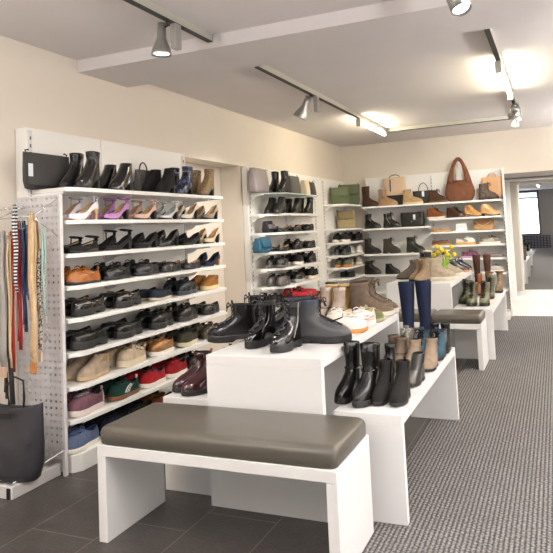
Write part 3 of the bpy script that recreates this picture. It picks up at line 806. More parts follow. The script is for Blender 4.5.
# black tote on the rack's tray
tb = bag('slouchy black nylon tote resting on the belt rack tray', 'tote_bag', .37, .14, .43, mat('#323136', .36, bump=.5), -2.935, 2.675, .07, .1, .35, 1.04, .82, .014, None, exp=.6, sag=.03)
b = M(); b.tube([(-.03, -.01, .41), (-.04, -.01, .52), (.01, -.01, .57), (.07, -.01, .55), (.075, -.01, .46), (.07, -.01, .4)], .008, 7, flat=.6); b.build('handle', mat('#1a1a1d', .5), tb, smooth=True)
b = M(); b.tube([(-.04, .03, .40), (-.055, .03, .7), (-.065, .03, 1.0), (-.07, .03, 1.3)], .019, 6, flat=.12); b.build('shoulder_strap', mat('#3a393c', .6), tb, smooth=True)
b = M(); b.box(-.09, .02, -.060, -.054, .345, .375); b.build('zip_pocket', mat('#101012', .4), tb)

# second unit bags
x, y, z = on_left(259, -3.0, U2Z[0] + .001)
bag('grey leather tote at the left end of the glass top shelf', 'handbag', .36, .14, .27, mat('#8f8685', .45, bump=.1), x, y, z, R90, .55, .92, .88, 0, None, trim=mat('#4a4643', .6), extras=(('band', .93, .99, mat('#b3a886', .5)),))
x, y, z = on_left(294, -2.98, U2Z[0] + .001)
bag('dark grey-green shopper behind the tall black boots, glass shelf', 'handbag', .28, .12, .24, mat('#55534c', .6), x, y, z, R90, .5, 1.0, .9, 0, 'ears')
x, y, z = on_left(303, -2.98, U2Z[0] + .001); y += .08
bag('cream upright bag right of the dark shopper, glass shelf', 'handbag', .15, .12, .21, mat('#cdbfa6', .6), x, y, z, R90, .6, 1.0, .95, 0, None)
x, y, z = on_left(309, -3.0, U2Z[0] + .001); y += .1
bag('narrow black bag, last on the glass top shelf', 'handbag', .12, .12, .2, mat('#3b3934', .6), x, y, z, R90, .5, 1.05, .95, 0, 'ears')
x, y, z = on_left(268, -2.96, U2Z[2] + .001)
bag('small black evening bag with silver frame, third tier', 'handbag', .16, .10, .13, mat('#26242a', .4), x, y, z, R90, .6, 1, .9, .004, None, extras=(('band', .3, .7, mat('#8f8c95', .3, .7)),))
x, y, z = on_left(262, -2.97, U2Z[3] + .001)
bag('teal blue crossbody bag on the fourth tier', 'handbag', .26, .13, .155, mat('#2b6781', .5, bump=.2), x, y, z, R90, .6, .95, .9, .005, None, flap=(.35, 1.0, mat('#235a74', .5)), trim=mat('#6fb0c9', .5))
# third unit bags
x, y, z = on_left(352, -3.02, U3Z[0] + .001)
bag('large olive green satchel at the back of the corner top shelf', 'satchel', .32, .10, .32, mat('#4a5238', .7, bump=.3), -2.955, 9.17, z, .35, .5, 1.05, .9, .004, 'ears', flap=(.5, 1.0, mat('#535c40', .7)))
bag('smaller olive green satchel leaning before the large one', 'satchel', .29, .09, .25, mat('#566042', .7, bump=.3), -2.945, 8.66, z, .3, .6, 1.0, .9, .004, 'ears', flap=(.45, 1.0, mat('#5e684a', .7)), extras=(('stud', .5, 0, GOLD),))
bag('khaki canvas satchel with black strap on the second corner shelf', 'satchel', .29, .12, .27, mat('#a3936c', .85, bump=.3), -2.95, 8.93, U3Z[1] + .001, .3, .5, .9, .95, .004, 'ears', trim=mat('#33302b', .7), flap=(.5, 1.0, mat('#8b7c58', .85)), extras=(('stud', .5, 0, mat('#2b2926', .4)),))
# back wall bags
def bk(px, Y, z): 
    return x_at(px, Y, z)
z0 = 1.706
bag('beige backpack with black base and black strap, back top shelf', 'backpack', .33, .13, .44, mat('#d7bc9c', .7), bk(395.5, 9.42, z0 + .15), 9.42, z0, 0, .6, 1.02, 1.0, .003, 'single', trim=mat('#1e1c1c', .6), hh=.05, cat='backpack', extras=(('band', .0, .36, mat('#272322', .7)), ('strapv', .5, .92, -.35, mat('#1c1a1a', .6))))
bag('structured black handbag with round handle, back top shelf', 'handbag', .29, .13, .20, mat('#24221f', .45), bk(424, 9.40, z0), 9.40, z0, .05, .6, 1.12, .85, 0, 'single', hh=.13, tag_=(.02, .75))
bag('light tan leather tote at the right end of the back top shelf', 'tote_bag', .27, .12, .33, mat('#dba878', .45), -.83, 9.40, z0, -.1, .5, 1.1, .8, 0, 'loop', hh=.06)
bag('black shoulder bag with white tag on the second tier', 'handbag', .36, .13, .22, mat('#1f1d1b', .4, bump=.2), bk(413, 9.36, 1.37), 9.36, 1.366, 0, .7, 1.0, .95, .005, 'strap', tag_=(.12, .65), extras=(('stud', .35, 0, METAL), ('belt', .75, mat('#2b2927', .4))))
bag('tan crossbody bag with pale strap lying on the third tier', 'handbag', .30, .13, .15, mat('#b98f5d', .55, bump=.2), bk(484, 9.36, 1.275), 9.36, 1.271, 0, .6, .95, .95, .004, 'strap', trim=mat('#e8ddc8', .6), flap=(.5, 1.0, mat('#a67a48', .5)), extras=(('stud', .4, -.1, mat('#e4c02c', .4)),))
# hobo bag
def hobo(x, y, z):
    t = thing('hobo_bag', 'big brown suede hobo bag standing tall on the back shelf', 'handbag', (x, y, z)); m = mat('#7e5036', .85, kind='suede', c2='#6a4128', scale=20, bump=.3); b = M(); NN = 32
    prof = [(0, .115, .05), (.012, .145, .07), (.05, .172, .08), (.10, .180, .08), (.15, .168, .07), (.195, .15, .055), (.225, .135, .042)]
    rows = [[(hw * math.copysign(abs(math.cos(2 * PI * i / NN)) ** .7, math.cos(2 * PI * i / NN)), hd * math.copysign(abs(math.sin(2 * PI * i / NN)) ** .9, math.sin(2 * PI * i / NN)), q - .035 * (1 - (math.cos(2 * PI * i / NN)) ** 2) * (q > .19)) for i in range(NN)] for q, hw, hd in prof]
    n = b.grid(rows); k = len(rows); b.f.append(tuple(n + (k - 1) * NN + i for i in range(NN))); b.f.append(tuple(n + i for i in range(NN))[::-1]); b.build('body', m, t, smooth=True)
    b = M(); b.tube([(-.105, 0, .19), (-.098, 0, .25), (-.082, 0, .32), (-.06, 0, .38), (-.035, 0, .425), (-.012, 0, .445), (.012, 0, .445), (.035, 0, .425), (.06, 0, .38), (.082, 0, .32), (.098, 0, .25), (.105, 0, .19)],
             [.046, .036, .028, .022, .02, .022, .022, .02, .022, .028, .036, .046], 12, flat=1.0); b.build('shoulder_strap', m, t, smooth=True)
    b = M(); b.box(-.03, .03, .03, .034, .2, .36); b.build('paper_stuffing', mat('#cfcac4', .8), t)
    return t
hobo(x_at(460.5, 9.34, z0), 9.34, z0).scale = (1.22, 1.0, 1.42)
# sign card
sg = thing('shelf_sign', 'small white card with a line of lettering on the third tier', 'sign', (x_at(461.5, 9.22, 1.3), 9.22, 1.271))
b = M(); b.box(-.075, .075, -.002, .002, 0, .105); b.box(-.03, .03, 0, .03, 0, .004); b.build('card', mat('#f6f4ef', .6), sg)
tc = bpy.data.curves.new('lettering', 'FONT'); tc.body = 'NEUHEITEN'; tc.size = .024; tc.align_x = 'CENTER'; tc.extrude = .0004
to = bpy.data.objects.new('lettering', tc); col.objects.link(to); to.parent = sg; to.location = (0, -.0028, .058); to.rotation_euler = (R90, 0, 0)
tc.materials.append(mat('#8a8480', .7))
bpy.context.view_layer.update(); tm = bpy.data.meshes.new_from_object(to); tn = bpy.data.objects.new('lettering', tm); col.objects.link(tn)
tn.parent = sg; tn.location = to.location; tn.rotation_euler = to.rotation_euler; bpy.data.objects.remove(to)

# ---------------------------------------------------------------- tulips
fl = thing('tulip_vase', 'yellow tulips with green leaves in a small vase on the far table', 'flowers', (0, 0, 0))
p = on_z(444, 277, .775); p = Vector((x_at(444, 7.05, .775), 7.05, .771)); fl.location = p
b = M(); b.lathe([(.03, 0), (.042, .03), (.036, .08), (.026, .11), (.032, .13)], 16); b.build('vase', mat('#e9e6df', .2), fl, smooth=True)
for i in range(9):
    a = i * 2.4; r = .03 + .02 * (i % 3); hgt = .24 + .03 * ((i * 7) % 4)
    tip = Vector((r * 1.9 * math.cos(a), r * 1.5 * math.sin(a), hgt)); b = M()
    b.tube([(0, 0, .1), (tip.x * .5, tip.y * .5, .18), tip], .004, 5); st = b.build('stem', mat('#6f9a2c', .6), fl)
    b = M(); b.lathe([(.005, 0), (.021, .01), (.025, .028), (.019, .048), (.009, .056)], 8, tuple(tip)); b.build('blossom', mat('#e9d21f', .5), st, smooth=True)
for i in range(12):
    a = i * 1.9 + .5; b = M(); rows = []
    for k in range(7):
        q = k / 6; rr = .03 + .07 * q; wd = .019 * math.sin(PI * min(.97, q * .9 + .1)); zz = .11 + .13 * math.sin(q * 1.9)
        c = Vector((rr * math.cos(a) * 1.0, rr * math.sin(a), zz)); sd = Vector((-math.sin(a), math.cos(a), 0)) * wd
        rows.append([c - sd, c + Vector((0, 0, -.004)), c + sd])
    b.grid(rows, closed=False); b.build('leaf', mat('#9cc43c', .55), fl, smooth=True, solid=.0015)

# ---------------------------------------------------------------- track lights
TRK = mat('#b9b6aa', .4, .3); DARK = mat('#2c2b2a', .5); SILV = mat('#b5b3b0', .32, .85)
def track(label, a, b_, closed_end=True):
    t = thing('light_track', label, 'light track', ((a[0] + b_[0]) / 2, (a[1] + b_[1]) / 2, ZC)); m = M()
    if a[0] == b_[0]:
        m.box(a[0] - .018, a[0] + .018, a[1], b_[1], ZC - .05, ZC); m.build('rail', TRK, t); m = M(); m.box(a[0] - .0185, a[0] + .0185, a[1], b_[1], ZC - .053, ZC - .047)
    else:
        m.box(a[0], b_[0], a[1] - .018, a[1] + .018, ZC - .05, ZC); m.build('rail', TRK, t); m = M(); m.box(a[0], b_[0], a[1] - .0185, a[1] + .0185, ZC - .053, ZC - .047)
    m.build('rail_slot', DARK, t); par(t)
track('grey ceiling track ahead of the beam, carrying the nearest spotlight', (-2.05, .6), (-2.05, 3.52))
track('grey ceiling track running along the left shelves behind the beam', (-2.07, 4.25), (-2.07, 8.2))
track('grey ceiling track above the aisle at the right', (-.34, 4.2), (-.34, 8.25))
track('grey ceiling track crossing the room before the back wall', (-2.05, 8.22), (-.36, 8.22))
track('short grey ceiling track above the aisle near the camera', (-.40, .8), (-.40, 3.5))
def spot(label, x, y, aim, kind='cone', power=60, box=True, drop=.10, s=1.0, bx=1, hx=0.0):
    z = ZC - .053; t = thing('spotlight', label, 'spotlight', (x, y, z), 0, 'track spotlights')
    b = M(); b.box(-.014, .014, -.03, .03, -.018, .001); b.tube([(0, 0, -.01), (-.0 + hx, 0, -.03), (hx, 0, -drop)], .006, 8); b.build('mount', DARK, t)
    if box: boxo('ballast_box', SILV, t, bx * .035 - .02, bx * .035 + .02, -.03, .03, -.17, -.02, .004)
    d = (Vector(aim) - Vector((x, y, z - drop))).normalized(); q = d.to_track_quat('-Z', 'Y'); b = M()
    if kind == 'cone': prof = [(.024, .06), (.026, .0), (.026, -.03), (.052, -.095), (.060, -.125), (.060, -.135)]
    else: prof = [(.042, .07), (.045, .0), (.045, -.10)]
    prof = [(r * s, q_ * s) for r, q_ in prof]
    b.lathe(prof, 24, cap=False); b.lathe([(prof[0][0], prof[0][1]), (.001, prof[0][1])], 24, cap=False)
    b.lathe([(prof[-1][0] * .93, prof[-1][1] + .001), (prof[-1][0] * .5, prof[-1][1] + .05)], 24, cap=False)
    h = b.build('lamp_head', SILV, t, smooth=True, solid=.002); h.location = (hx, 0, -drop); h.rotation_mode = 'QUATERNION'; h.rotation_quaternion = q
    b = M(); b.lathe([(.0005, prof[-1][1] + .012), (prof[-1][0] * .9, prof[-1][1] + .012)], 24, cap=False); e = b.build('lens', mat('#fff6ec', .4, emit=14.0), h)
    l = bpy.data.lights.new('spot_beam', 'SPOT'); l.energy = power; l.spot_size = 1.75; l.spot_blend = .8; l.color = (1.0, .97, .91); l.shadow_soft_size = .05
    lo = bpy.data.objects.new('spot_beam', l); col.objects.link(lo); lo.parent = h; lo.location = (0, 0, prof[-1][1] - .02)
    return t
SP = 36
spot('silver cone spotlight nearest the camera, before the ceiling beam', -2.05, 3.06, (-2.12, 3.02, .4), power=22, drop=.055, s=1.0, hx=-.065)
spot('silver cone spotlight behind the beam, aimed at the left shelves', -2.07, 5.42, (-2.9, 5.4, 1.1), power=50, drop=.07, s=1.15, hx=-.06, bx=1.3)
spot('white cylinder spotlight cut by the top edge of the picture', -.40, 3.18, (.1, 2.7, .9), 'can', 16, drop=.10, s=1.15)
spot('white cylinder spotlight at the far end of the aisle track', -.34, 7.0, (-1.2, 9.4, 1.2), 'can', SP * 1.4, drop=.10)
spot('small silver spotlight beside the cylinder one at the aisle track end', -.34, 7.35, (-.9, 9.3, .9), 'cone', SP, drop=.13, s=.8)
spot('spotlight over the aisle track, out of view above the camera', -2.05, 1.2, (-3.0, 3.3, 1.0), power=SP * .7, drop=.17)
spot('second spotlight above the camera, aimed at the table', -.40, 1.4, (-1.7, 3.0, .6), power=SP * .6, drop=.15)
def tube_lamp(label, x, y0, y1):
    z = ZC - .053; t = thing('fluorescent_lamp', label, 'ceiling lamp', (x, y0, z))
    boxo('end_cap', TRK, t, -.03, .02, -.03, .02, -.09, .0); boxo('end_cap', TRK, t, -.03, .02, y1 - y0 - .02, y1 - y0 + .03, -.06, .0)
    b = M(); b.tube([(.0, 0, -.045), (.0, y1 - y0, -.045)], .014, 10); b.build('tube', mat('#fff2d2', .4, emit=60.0), t, smooth=True)
tube_lamp('glowing fluorescent tube on the left ceiling track', -2.07, 6.95, 8.12)
tube_lamp('glowing fluorescent tube on the aisle ceiling track', -.34, 5.15, 6.55)
# ================================================================= SHOES ON SHELVES AND TABLES
L_ = leather; S_ = suede; P_ = patent
def pair(desc, grp, p1, p2, h1, kind, up, h2=None, words=('front one', 'rear one'), **kw):
    cat = 'boot' if kind in BOOTS else 'shoe'
    o = shoe(kind, f'{desc}, {words[0]}', cat, grp, up, **kw); put(o, *p1, h1)
    if p2 is not None: second(o, f'{desc}, {words[1]}', *p2, h1 if h2 is None else h2)
    return o
EPS = .0015
def row(zs, Xn, Xf, items, grp, place, heading=-R90):
    """pairs standing side by side along a wall shelf, toes towards the door"""
    for px, desc, kind, up, kw in items:
        kw = dict(kw); h = heading + kw.pop('turn', 0.0) + random.uniform(-.06, .06); yo = kw.pop('dy', 0.0)
        y = y_at(px, Xn, zs) + yo
        o_ = pair(f'{desc}, {place}', grp, (Xn, y, zs + EPS), (Xf, y + random.uniform(-.012, .012), zs + EPS), h, kind, up, **kw)
        if kind not in BOOTS:
            tw = list(col.objects)[-1]
            while tw.parent: tw = tw.parent
            q = 1.16 if kind in ('loafer', 'derby', 'sneaker', 'flat') else 1.1
            o_.scale = (1.04, 1.06, q)
            tw.scale = (1.04, -1.06, q)
BL = L_('#242322'); BLS = S_('#24211f'); BLP = P_('#161517'); CH = dict(th=.034, lugs=True)
XN, XFR = -2.835, -2.965
G1 = 'shoes on the long wall shelving, tier %s'
T = ['top shelf', 'second shelf', 'third shelf', 'fourth shelf', 'fifth shelf', 'sixth shelf', 'seventh shelf', 'eighth shelf', 'bottom shelf']
W1 = dict(words=('front one', 'rear one'))
rows1 = [
 (0, [(88, 'black leather block heel boots beside the clutch', 'ankle_boot', L_('#3a3634'), dict(H=.20, heel=.055, th=.008, L=.25, turn=.15, extras=(('zip', METAL),))),
      (121, 'glossy black ankle boots with pointed toe', 'ankle_boot', P_('#23211f'), dict(H=.17, heel=.05, th=.007, L=.25, toe=.3)),
      (166, 'black suede heeled ankle boots', 'ankle_boot', BLS, dict(H=.17, heel=.055, th=.007, L=.24)),
      (184, 'black ankle boots with shiny brocade panels', 'ankle_boot', mat('#15161f', .15, kind='camo', c2='#3b4468', scale=30), dict(H=.19, heel=.05, th=.008, L=.24, extras=(('tab', METAL), ('ring', METAL)))),
      (206, 'tan snakeskin heeled boots at the far end', 'ankle_boot', mat('#a98f63', .4, kind='cells', c2='#6e5633', scale=90), dict(H=.19, heel=.055, th=.008, L=.24))]),
 (1, [(84, 'silver white pointed heels with ankle strap', 'pump', P_('#e6dfe8'), dict(heel=.06, th=.005, toe=.6, heelw=.4, L=.25, W=.085, sole=L_('#c9a57c'), lin=LINT, extras=(('ankle', P_('#c9c6d0')),))),
      (117, 'lilac pink heels with ankle strap', 'pump', S_('#c98fcb'), dict(heel=.06, th=.005, toe=.5, heelw=.5, L=.25, W=.085, lin=LINT, extras=(('ankle', S_('#c98fcb')),))),
      (146, 'blush pink slingback heels with open side', 'pump', L_('#d8b3a0'), dict(heel=.055, th=.006, toe=.3, heelw=.55, L=.24, W=.088, lin=LINT, extras=(('ankle', L_('#d8b3a0')), ('bow', L_('#c79c88'))))),
      (169, 'silver grey strappy sandals', 'sandal', P_('#cfd0cf'), dict(heel=.05, th=.006, heelw=.5, L=.24, W=.088, lin=mat('#b9bdbb', .5), extras=(('ankle', P_('#dfe2e0')), ('strap', P_('#dfe2e0'))))),
      (190, 'cream leather high heels', 'pump', L_('#e6dccb'), dict(heel=.07, th=.005, toe=.4, heelw=.4, L=.24, W=.085, lin=LINT)),
      (211, 'taupe suede high heels at the far end', 'pump', S_('#a29481'), dict(heel=.06, th=.008, toe=.2, heelw=.55, L=.24, W=.088, lin=LINT))]),
 (2, [(84, 'black pointed flats with wide ankle cuff', 'pump', S_('#22201f'), dict(heel=.012, th=.006, toe=.6, L=.26, W=.088, lin=mat('#c9b08a', .5), extras=(('ankle', S_('#1b1a1a')), ('ring', S_('#1b1a1a'))))),
      (119, 'black heels with crossed ankle straps', 'sandal', S_('#2a2624'), dict(heel=.045, th=.006, toe=.3, heelw=.6, L=.25, W=.088, extras=(('ankle', S_('#1d1b1b')), ('bow', S_('#1d1b1b'))))),
      (147, 'plain black suede pumps', 'pump', S_('#2d2b2a'), dict(heel=.05, th=.006, heelw=.6, L=.25, W=.088)),
      (169, 'grey black slender pumps with pointed toe', 'pump', L_('#4a4a48'), dict(heel=.065, th=.005, toe=.5, heelw=.4, L=.25, W=.085)),
      (192, 'black draped mules with low heel', 'pump', S_('#1f1b19'), dict(heel=.03, th=.01, heelw=.8, L=.24, W=.092, extras=(('strap', S_('#171413')),))),
      (212, 'beige nude leather pumps', 'pump', L_('#d9c2a0'), dict(heel=.065, th=.006, heelw=.5, L=.25, W=.086, lin=LINT))]),
 (3, [(84, 'cognac orange lace-up brogues', 'derby', L_('#a4622f'), dict(th=.012, toe=.25, L=.27, laces=L_('#8c4617'), extras=(('toecap', L_('#ab6a35')), ('tab', L_('#a4622f'))))),
      (118, 'black derby shoes with strap and tab', 'derby', BL, dict(th=.014, toe=.2, L=.26, laces=BL, extras=(('tab', BL),))),
      (147, 'black leather oxfords with low stacked heel', 'derby', L_('#323231'), dict(th=.013, toe=.25, L=.26, laces=BL)),
      (171, 'charcoal leather loafers with beige insole', 'loafer', L_('#3c3b3a'), dict(th=.012, toe=.2, L=.25, lin=LINT, extras=(('strap', L_('#323130')),))),
      (192, 'navy leather ballet pumps with beige insole', 'flat', L_('#353d4d'), dict(th=.012, L=.25, lin=LINT)),
      (212, 'royal blue suede heels', 'pump', S_('#233055'), dict(heel=.05, th=.006, toe=.2, heelw=.55, L=.24, W=.088, block=L_('#a8794c')))]),
 (4, [(89, 'black burgundy chunky loafers with gold chain', 'loafer', P_('#2a1d1b'), dict(L=.28, **CH, extras=(('bit', GOLD), ('strap', P_('#241a18'))))),
      (128, 'black chunky loafers with small gold bit', 'loafer', P_('#242220'), dict(L=.28, **CH, extras=(('bit', GOLD),))),
      (161, 'navy suede loafers with pale thin sole', 'loafer', S_('#2f3a4d'), dict(th=.014, L=.27, toe=.15, sole=mat('#c8bca5', .6), extras=(('strap', S_('#263042')),))),
      (187, 'navy sneakers with dark fluffy laces', 'sneaker', L_('#292f40'), dict(th=.025, L=.25, laces=L_('#1c1f2b'), sole=mat('#3a3d47', .6))),
      (210, 'camel suede chelsea boots with cream sole', 'chelsea', S_('#a86f2f'), dict(H=.115, th=.03, L=.25, sole=mat('#d8c396', .6), extras=(('gore', L_('#8a5a25')),)))]),
 (5, [(90, 'black smooth loafers on heavy lug sole', 'loafer', L_('#2b2a25'), dict(L=.29, th=.038, lugs=True, extras=(('strap', L_('#24231f')),))),
      (129, 'black chunky loafers with green sheen', 'loafer', L_('#2f3029'), dict(L=.28, **CH, extras=(('tassel', L_('#2f3029')),))),
      (162, 'black platform lace shoes with gold trim', 'derby', L_('#242220'), dict(L=.28, **CH, laces=BL, extras=(('bit', GOLD), ('tab', L_('#b08a4a'))))),
      (188, 'black sneakers with bronze metallic heel', 'sneaker', L_('#3a352f'), dict(th=.028, L=.26, sole=mat('#3b3733', .6), laces=BL, extras=(('counter', mat('#8d7a5f', .3, .5)),))),
      (211, 'dark olive brown leather slip-on shoes', 'loafer', L_('#46433b'), dict(th=.02, L=.25))]),
 (6, [(94, 'beige suede chelsea boots', 'chelsea', S_('#b5a18a'), dict(H=.135, th=.024, L=.29, W=.105, sole=mat('#bb9f7c', .7), lin=S_('#9c8260'), extras=(('gore', L_('#a4835a')),))),
      (132, 'cream fur lined lace-up shoes', 'sneaker', S_('#d3bea0'), dict(th=.034, L=.28, W=.105, sole=mat('#dccbb0', .7), laces=mat('#8b7659', .8), extras=(('cuff', mat('#8d7a62', .95, kind='camo', c2='#d8cab0', scale=80)),))),
      (162, 'bronze metallic sneakers with white sole', 'sneaker', mat('#a5754a', .3, .55), dict(th=.026, L=.27, sole=RUBW, laces=mat('#8a6a48', .6), extras=(('side', mat('#c79a6a', .25, .6)),))),
      (188, 'olive suede lace-up sneakers', 'sneaker', S_('#5a5740'), dict(th=.026, L=.26, sole=mat('#cfc4a6', .6), laces=mat('#26261d', .7), extras=(('collar', S_('#2d2c22')),))),
      (211, 'olive gold patterned sneakers', 'sneaker', mat('#7d7253', .4, kind='camo', c2='#393629', scale=60), dict(th=.022, L=.25, sole=mat('#413b30', .6), laces=mat('#3a352a', .6)))]),
 (7, [(87, 'mauve runner sneakers with grey laces', 'sneaker', mat('#7d5360', .7, kind='noise', c2='#694650', scale=60), dict(th=.03, L=.29, W=.105, sole=mat('#d9cbc4', .6), laces=mat('#8f8c90', .7), extras=(('counter', mat('#b9a9a6', .5)), ('tab', mat('#c7a98c', .6))))),
      (124, 'green suede sneakers with white stripes', 'sneaker', S_('#1c5545'), dict(th=.022, L=.28, sole=mat('#7d5337', .6), laces=mat('#11352b', .7), extras=(('stripes', mat('#f2f0ea', .5)), ('tab', mat('#f0f0ea', .5))))),
      (153, 'bright red canvas sneakers with white sole', 'sneaker', S_('#c0222a'), dict(th=.024, L=.27, sole=RUBW, laces=mat('#4a1518', .7), extras=(('collar', mat('#3c4658', .7)),))),
      (176, 'deep red sneakers behind the burgundy boots', 'sneaker', S_('#a81d26'), dict(th=.024, L=.26, sole=RUBW, laces=mat('#c0222a', .7))),
      (197, 'black lace shoes almost hidden by the burgundy boots', 'derby', BL, dict(th=.025, L=.25, laces=BL))]),
 (8, [(82, 'light blue canvas lace sneakers', 'sneaker', mat('#62718f', .8, kind='noise', c2='#525f7c', scale=90), dict(th=.022, L=.28, sole=RUBW, laces=mat('#5a70a0', .7), lin=mat('#2b3a60', .8))),
      (116, 'navy canvas sneakers seen above the bench', 'sneaker', S_('#1f2a45'), dict(th=.02, L=.27, sole=mat('#2a2f3d', .6), laces=S_('#16203a'))),
      (141, 'black sneakers behind the bench cushion', 'sneaker', BLS, dict(th=.02, L=.26, laces=BLS)),
      (163, 'rust brown suede shoes', 'derby', S_('#80451f'), dict(th=.02, L=.26, laces=S_('#5f3215')))]),
]
for i, its in rows1: row(ROWZ[i], XN + (.02 if i == 0 else 0), XFR + (.02 if i == 0 else 0), its, G1 % T[i], T[i])
# second unit
XN2, XF2 = -2.85, -2.97
S2 = ['glass shelf', 'second tier', 'third tier', 'fourth tier', 'fifth tier', 'sixth tier', 'seventh tier']
rows2 = [
 (0, [(283, 'tall black leather boots between grey bags', 'ankle_boot', L_('#3b3536'), dict(H=.23, heel=.03, th=.012, L=.26, extras=(('buckle', GOLD),)))]),
 (1, [(280, 'dark grey ankle boots', 'ankle_boot', L_('#4a4544'), dict(H=.15, heel=.04, th=.008, L=.26)),
      (297, 'black olive short boots with zip', 'ankle_boot', L_('#3d3b33'), dict(H=.15, heel=.04, th=.008, L=.24, extras=(('zip', GOLD),))),
      (309, 'black plain tall-shafted boots', 'ankle_boot', L_('#35312f'), dict(H=.18, heel=.03, th=.01, L=.22))]),
 (2, [(283, 'charcoal ballet flats with beige insole', 'flat', L_('#38373b'), dict(th=.012, L=.25, lin=LINT, toe=.2)),
      (297, 'dark slip-on pumps with tan lining', 'flat', L_('#413d3a'), dict(th=.014, L=.22, lin=LINT)),
      (309, 'black shoes with yellow trim', 'loafer', L_('#26241f'), dict(th=.014, L=.22, extras=(('counter', mat('#a59a3a', .5)),)))]),
 (3, [(284, 'grey flats with wide beige insole', 'flat', L_('#45444a'), dict(th=.012, L=.26, lin=LINT, toe=.3)),
      (298, 'black comfort lace shoes', 'derby', L_('#2c2b2b'), dict(th=.02, L=.24, laces=BL)),
      (311, 'grey shoes with orange brown lining', 'loafer', L_('#4d4b46'), dict(th=.018, L=.24, lin=L_('#b96f34')))]),
 (4, [(283, 'gunmetal leather sneakers', 'sneaker', L_('#514c4a'), dict(th=.022, L=.27, laces=BL, sole=mat('#6b6765', .6))),
      (299, 'black sneakers with white wedge sole', 'sneaker', BLS, dict(th=.028, L=.25, laces=BL, sole=RUBW)),
      (312, 'black olive runner shoes', 'sneaker', L_('#34322c'), dict(th=.024, L=.24, laces=BL))]),
 (5, [(284, 'pewter metallic sneakers', 'sneaker', mat('#6a6562', .35, .4), dict(th=.024, L=.28, laces=BL, sole=mat('#5a5654', .6))),
      (300, 'anthracite sneakers with pale grey sole', 'sneaker', L_('#3b3b3b'), dict(th=.026, L=.25, laces=BL, sole=mat('#b5b2ac', .6))),
      (313, 'black lace trainers with white and orange sole', 'sneaker', BLS, dict(th=.03, L=.26, laces=BL, sole=mat('#e8d8c4', .6), extras=(('counter', mat('#b06a3a', .5)),)))]),
 (6, [(276, 'black trainers low on the wall', 'sneaker', BLS, dict(th=.026, L=.26, laces=BL)),
      (299, 'red and white trainers', 'sneaker', S_('#b3242b'), dict(th=.03, L=.27, laces=BL, sole=RUBW, extras=(('side', mat('#efe9df', .5)),)))]),
]
for i, its in rows2: row(U2Z[i], XN2, XF2, its, 'shoes on the second wall shelving, ' + S2[i], S2[i] + ', middle shelving')
rows3 = [
 (2, [(346, 'black sneakers with white striped sole', 'sneaker', BLS, dict(th=.028, L=.28, laces=BL, sole=RUBW)), (359, 'all black sneakers', 'sneaker', BLS, dict(th=.026, L=.26, laces=BL))]),
 (3, [(347, 'dark grey runner sneakers', 'sneaker', L_('#3f4042'), dict(th=.028, L=.28, laces=BL, sole=mat('#4a4a4a', .6))), (360, 'white grey sneakers', 'sneaker', L_('#cdc7bb'), dict(th=.026, L=.26, laces=L_('#a9a49a'), sole=RUBW))]),
 (4, [(348, 'sage green sneakers with orange sole', 'sneaker', S_('#6a6f5c'), dict(th=.026, L=.27, laces=S_('#4a4e3f'), sole=mat('#d98a3c', .6))), (360, 'pinkish grey sneakers with cream sole', 'sneaker', S_('#9a8f88'), dict(th=.026, L=.25, laces=S_('#7c736d'), sole=mat('#d6c9b0', .6)))]),
 (5, [(352, 'dark green plain slip-on shoes', 'loafer', S_('#3d4232'), dict(th=.014, L=.24))]),
]
for i, its in rows3: row(U3Z[i], -2.865, -2.985, its, 'shoes on the corner shelving', 'corner shelving')
# back wall: single shoes, toes to the right
def single(px, z, desc, kind, up, Y=9.27, h=-.06, **kw):
    cat = 'boot' if kind in BOOTS else 'shoe'
    o = shoe(kind, desc, cat, 'single shoes on the back wall shelving', up, **kw); put(o, x_at(px, Y, z), Y, z + EPS, h)
TZ = 1.705
single(371, TZ, 'tall brown suede boot, leftmost on the back top shelf', 'tall_boot', S_('#6a4a35'), H=.32, th=.022, L=.28, Y=9.3)
single(388, TZ, 'sand suede chelsea boot before the beige backpack', 'chelsea', S_('#b68f66'), H=.255, th=.03, L=.31, sole=mat('#b08a5f', .7), extras=(('gore', L_('#8d7466')),))
single(413, TZ, 'beige ankle boot beside the black handbag, back top shelf', 'chelsea', S_('#c2a278'), H=.225, th=.03, L=.31, sole=mat('#d9bf95', .7), extras=(('strap', S_('#b39068')),))
single(438, TZ, 'dark brown lace boot left of the hobo bag', 'lace_boot', S_('#6b4a30'), H=.185, th=.022, L=.29, laces=L_('#3a2718'), sole=mat('#7b5a3a', .6))
single(489, TZ, 'grey brown hiking style boot before the tan tote', 'lace_boot', mat('#6d5a4d', .7, kind='camo', c2='#4a3c34', scale=40), H=.235, th=.03, L=.28, laces=L_('#4d3a28'), lugs=True, sole=mat('#2f292c', .6))
single(373, C1[0], 'plain black biker boot, left on the second back shelf', 'chelsea', L_('#2b2a26'), H=.225, th=.022, L=.26)
single(392, C1[0], 'dark brown lace-up boot left of the black shoulder bag', 'lace_boot', L_('#3a332c'), H=.22, th=.024, L=.27, laces=BL, extras=(('zip', METAL),))
single(373, C1[1], 'dark olive brown chelsea boot, left on the third back shelf', 'chelsea', S_('#3f3a30'), H=.235, th=.024, L=.27)
single(392, C1[1], 'taupe brown lace-up boot in the middle of the third back shelf', 'lace_boot', S_('#5f5146'), H=.225, th=.028, L=.28, laces=L_('#3b3029'), lugs=True)
single(416, C1[1], 'dark olive green lace-up boot on the third back shelf', 'lace_boot', L_('#3d4034'), H=.235, th=.028, L=.29, laces=BL, lugs=True)
single(373, C1[2], 'black boot with brown sheen, left on the lowest visible back shelf', 'lace_boot', L_('#2b2522'), H=.2, th=.026, L=.27, laces=BL)
single(393, C1[2], 'small black boot right of the black one, lowest back shelf', 'chelsea', L_('#22211f'), H=.16, th=.02, L=.24)
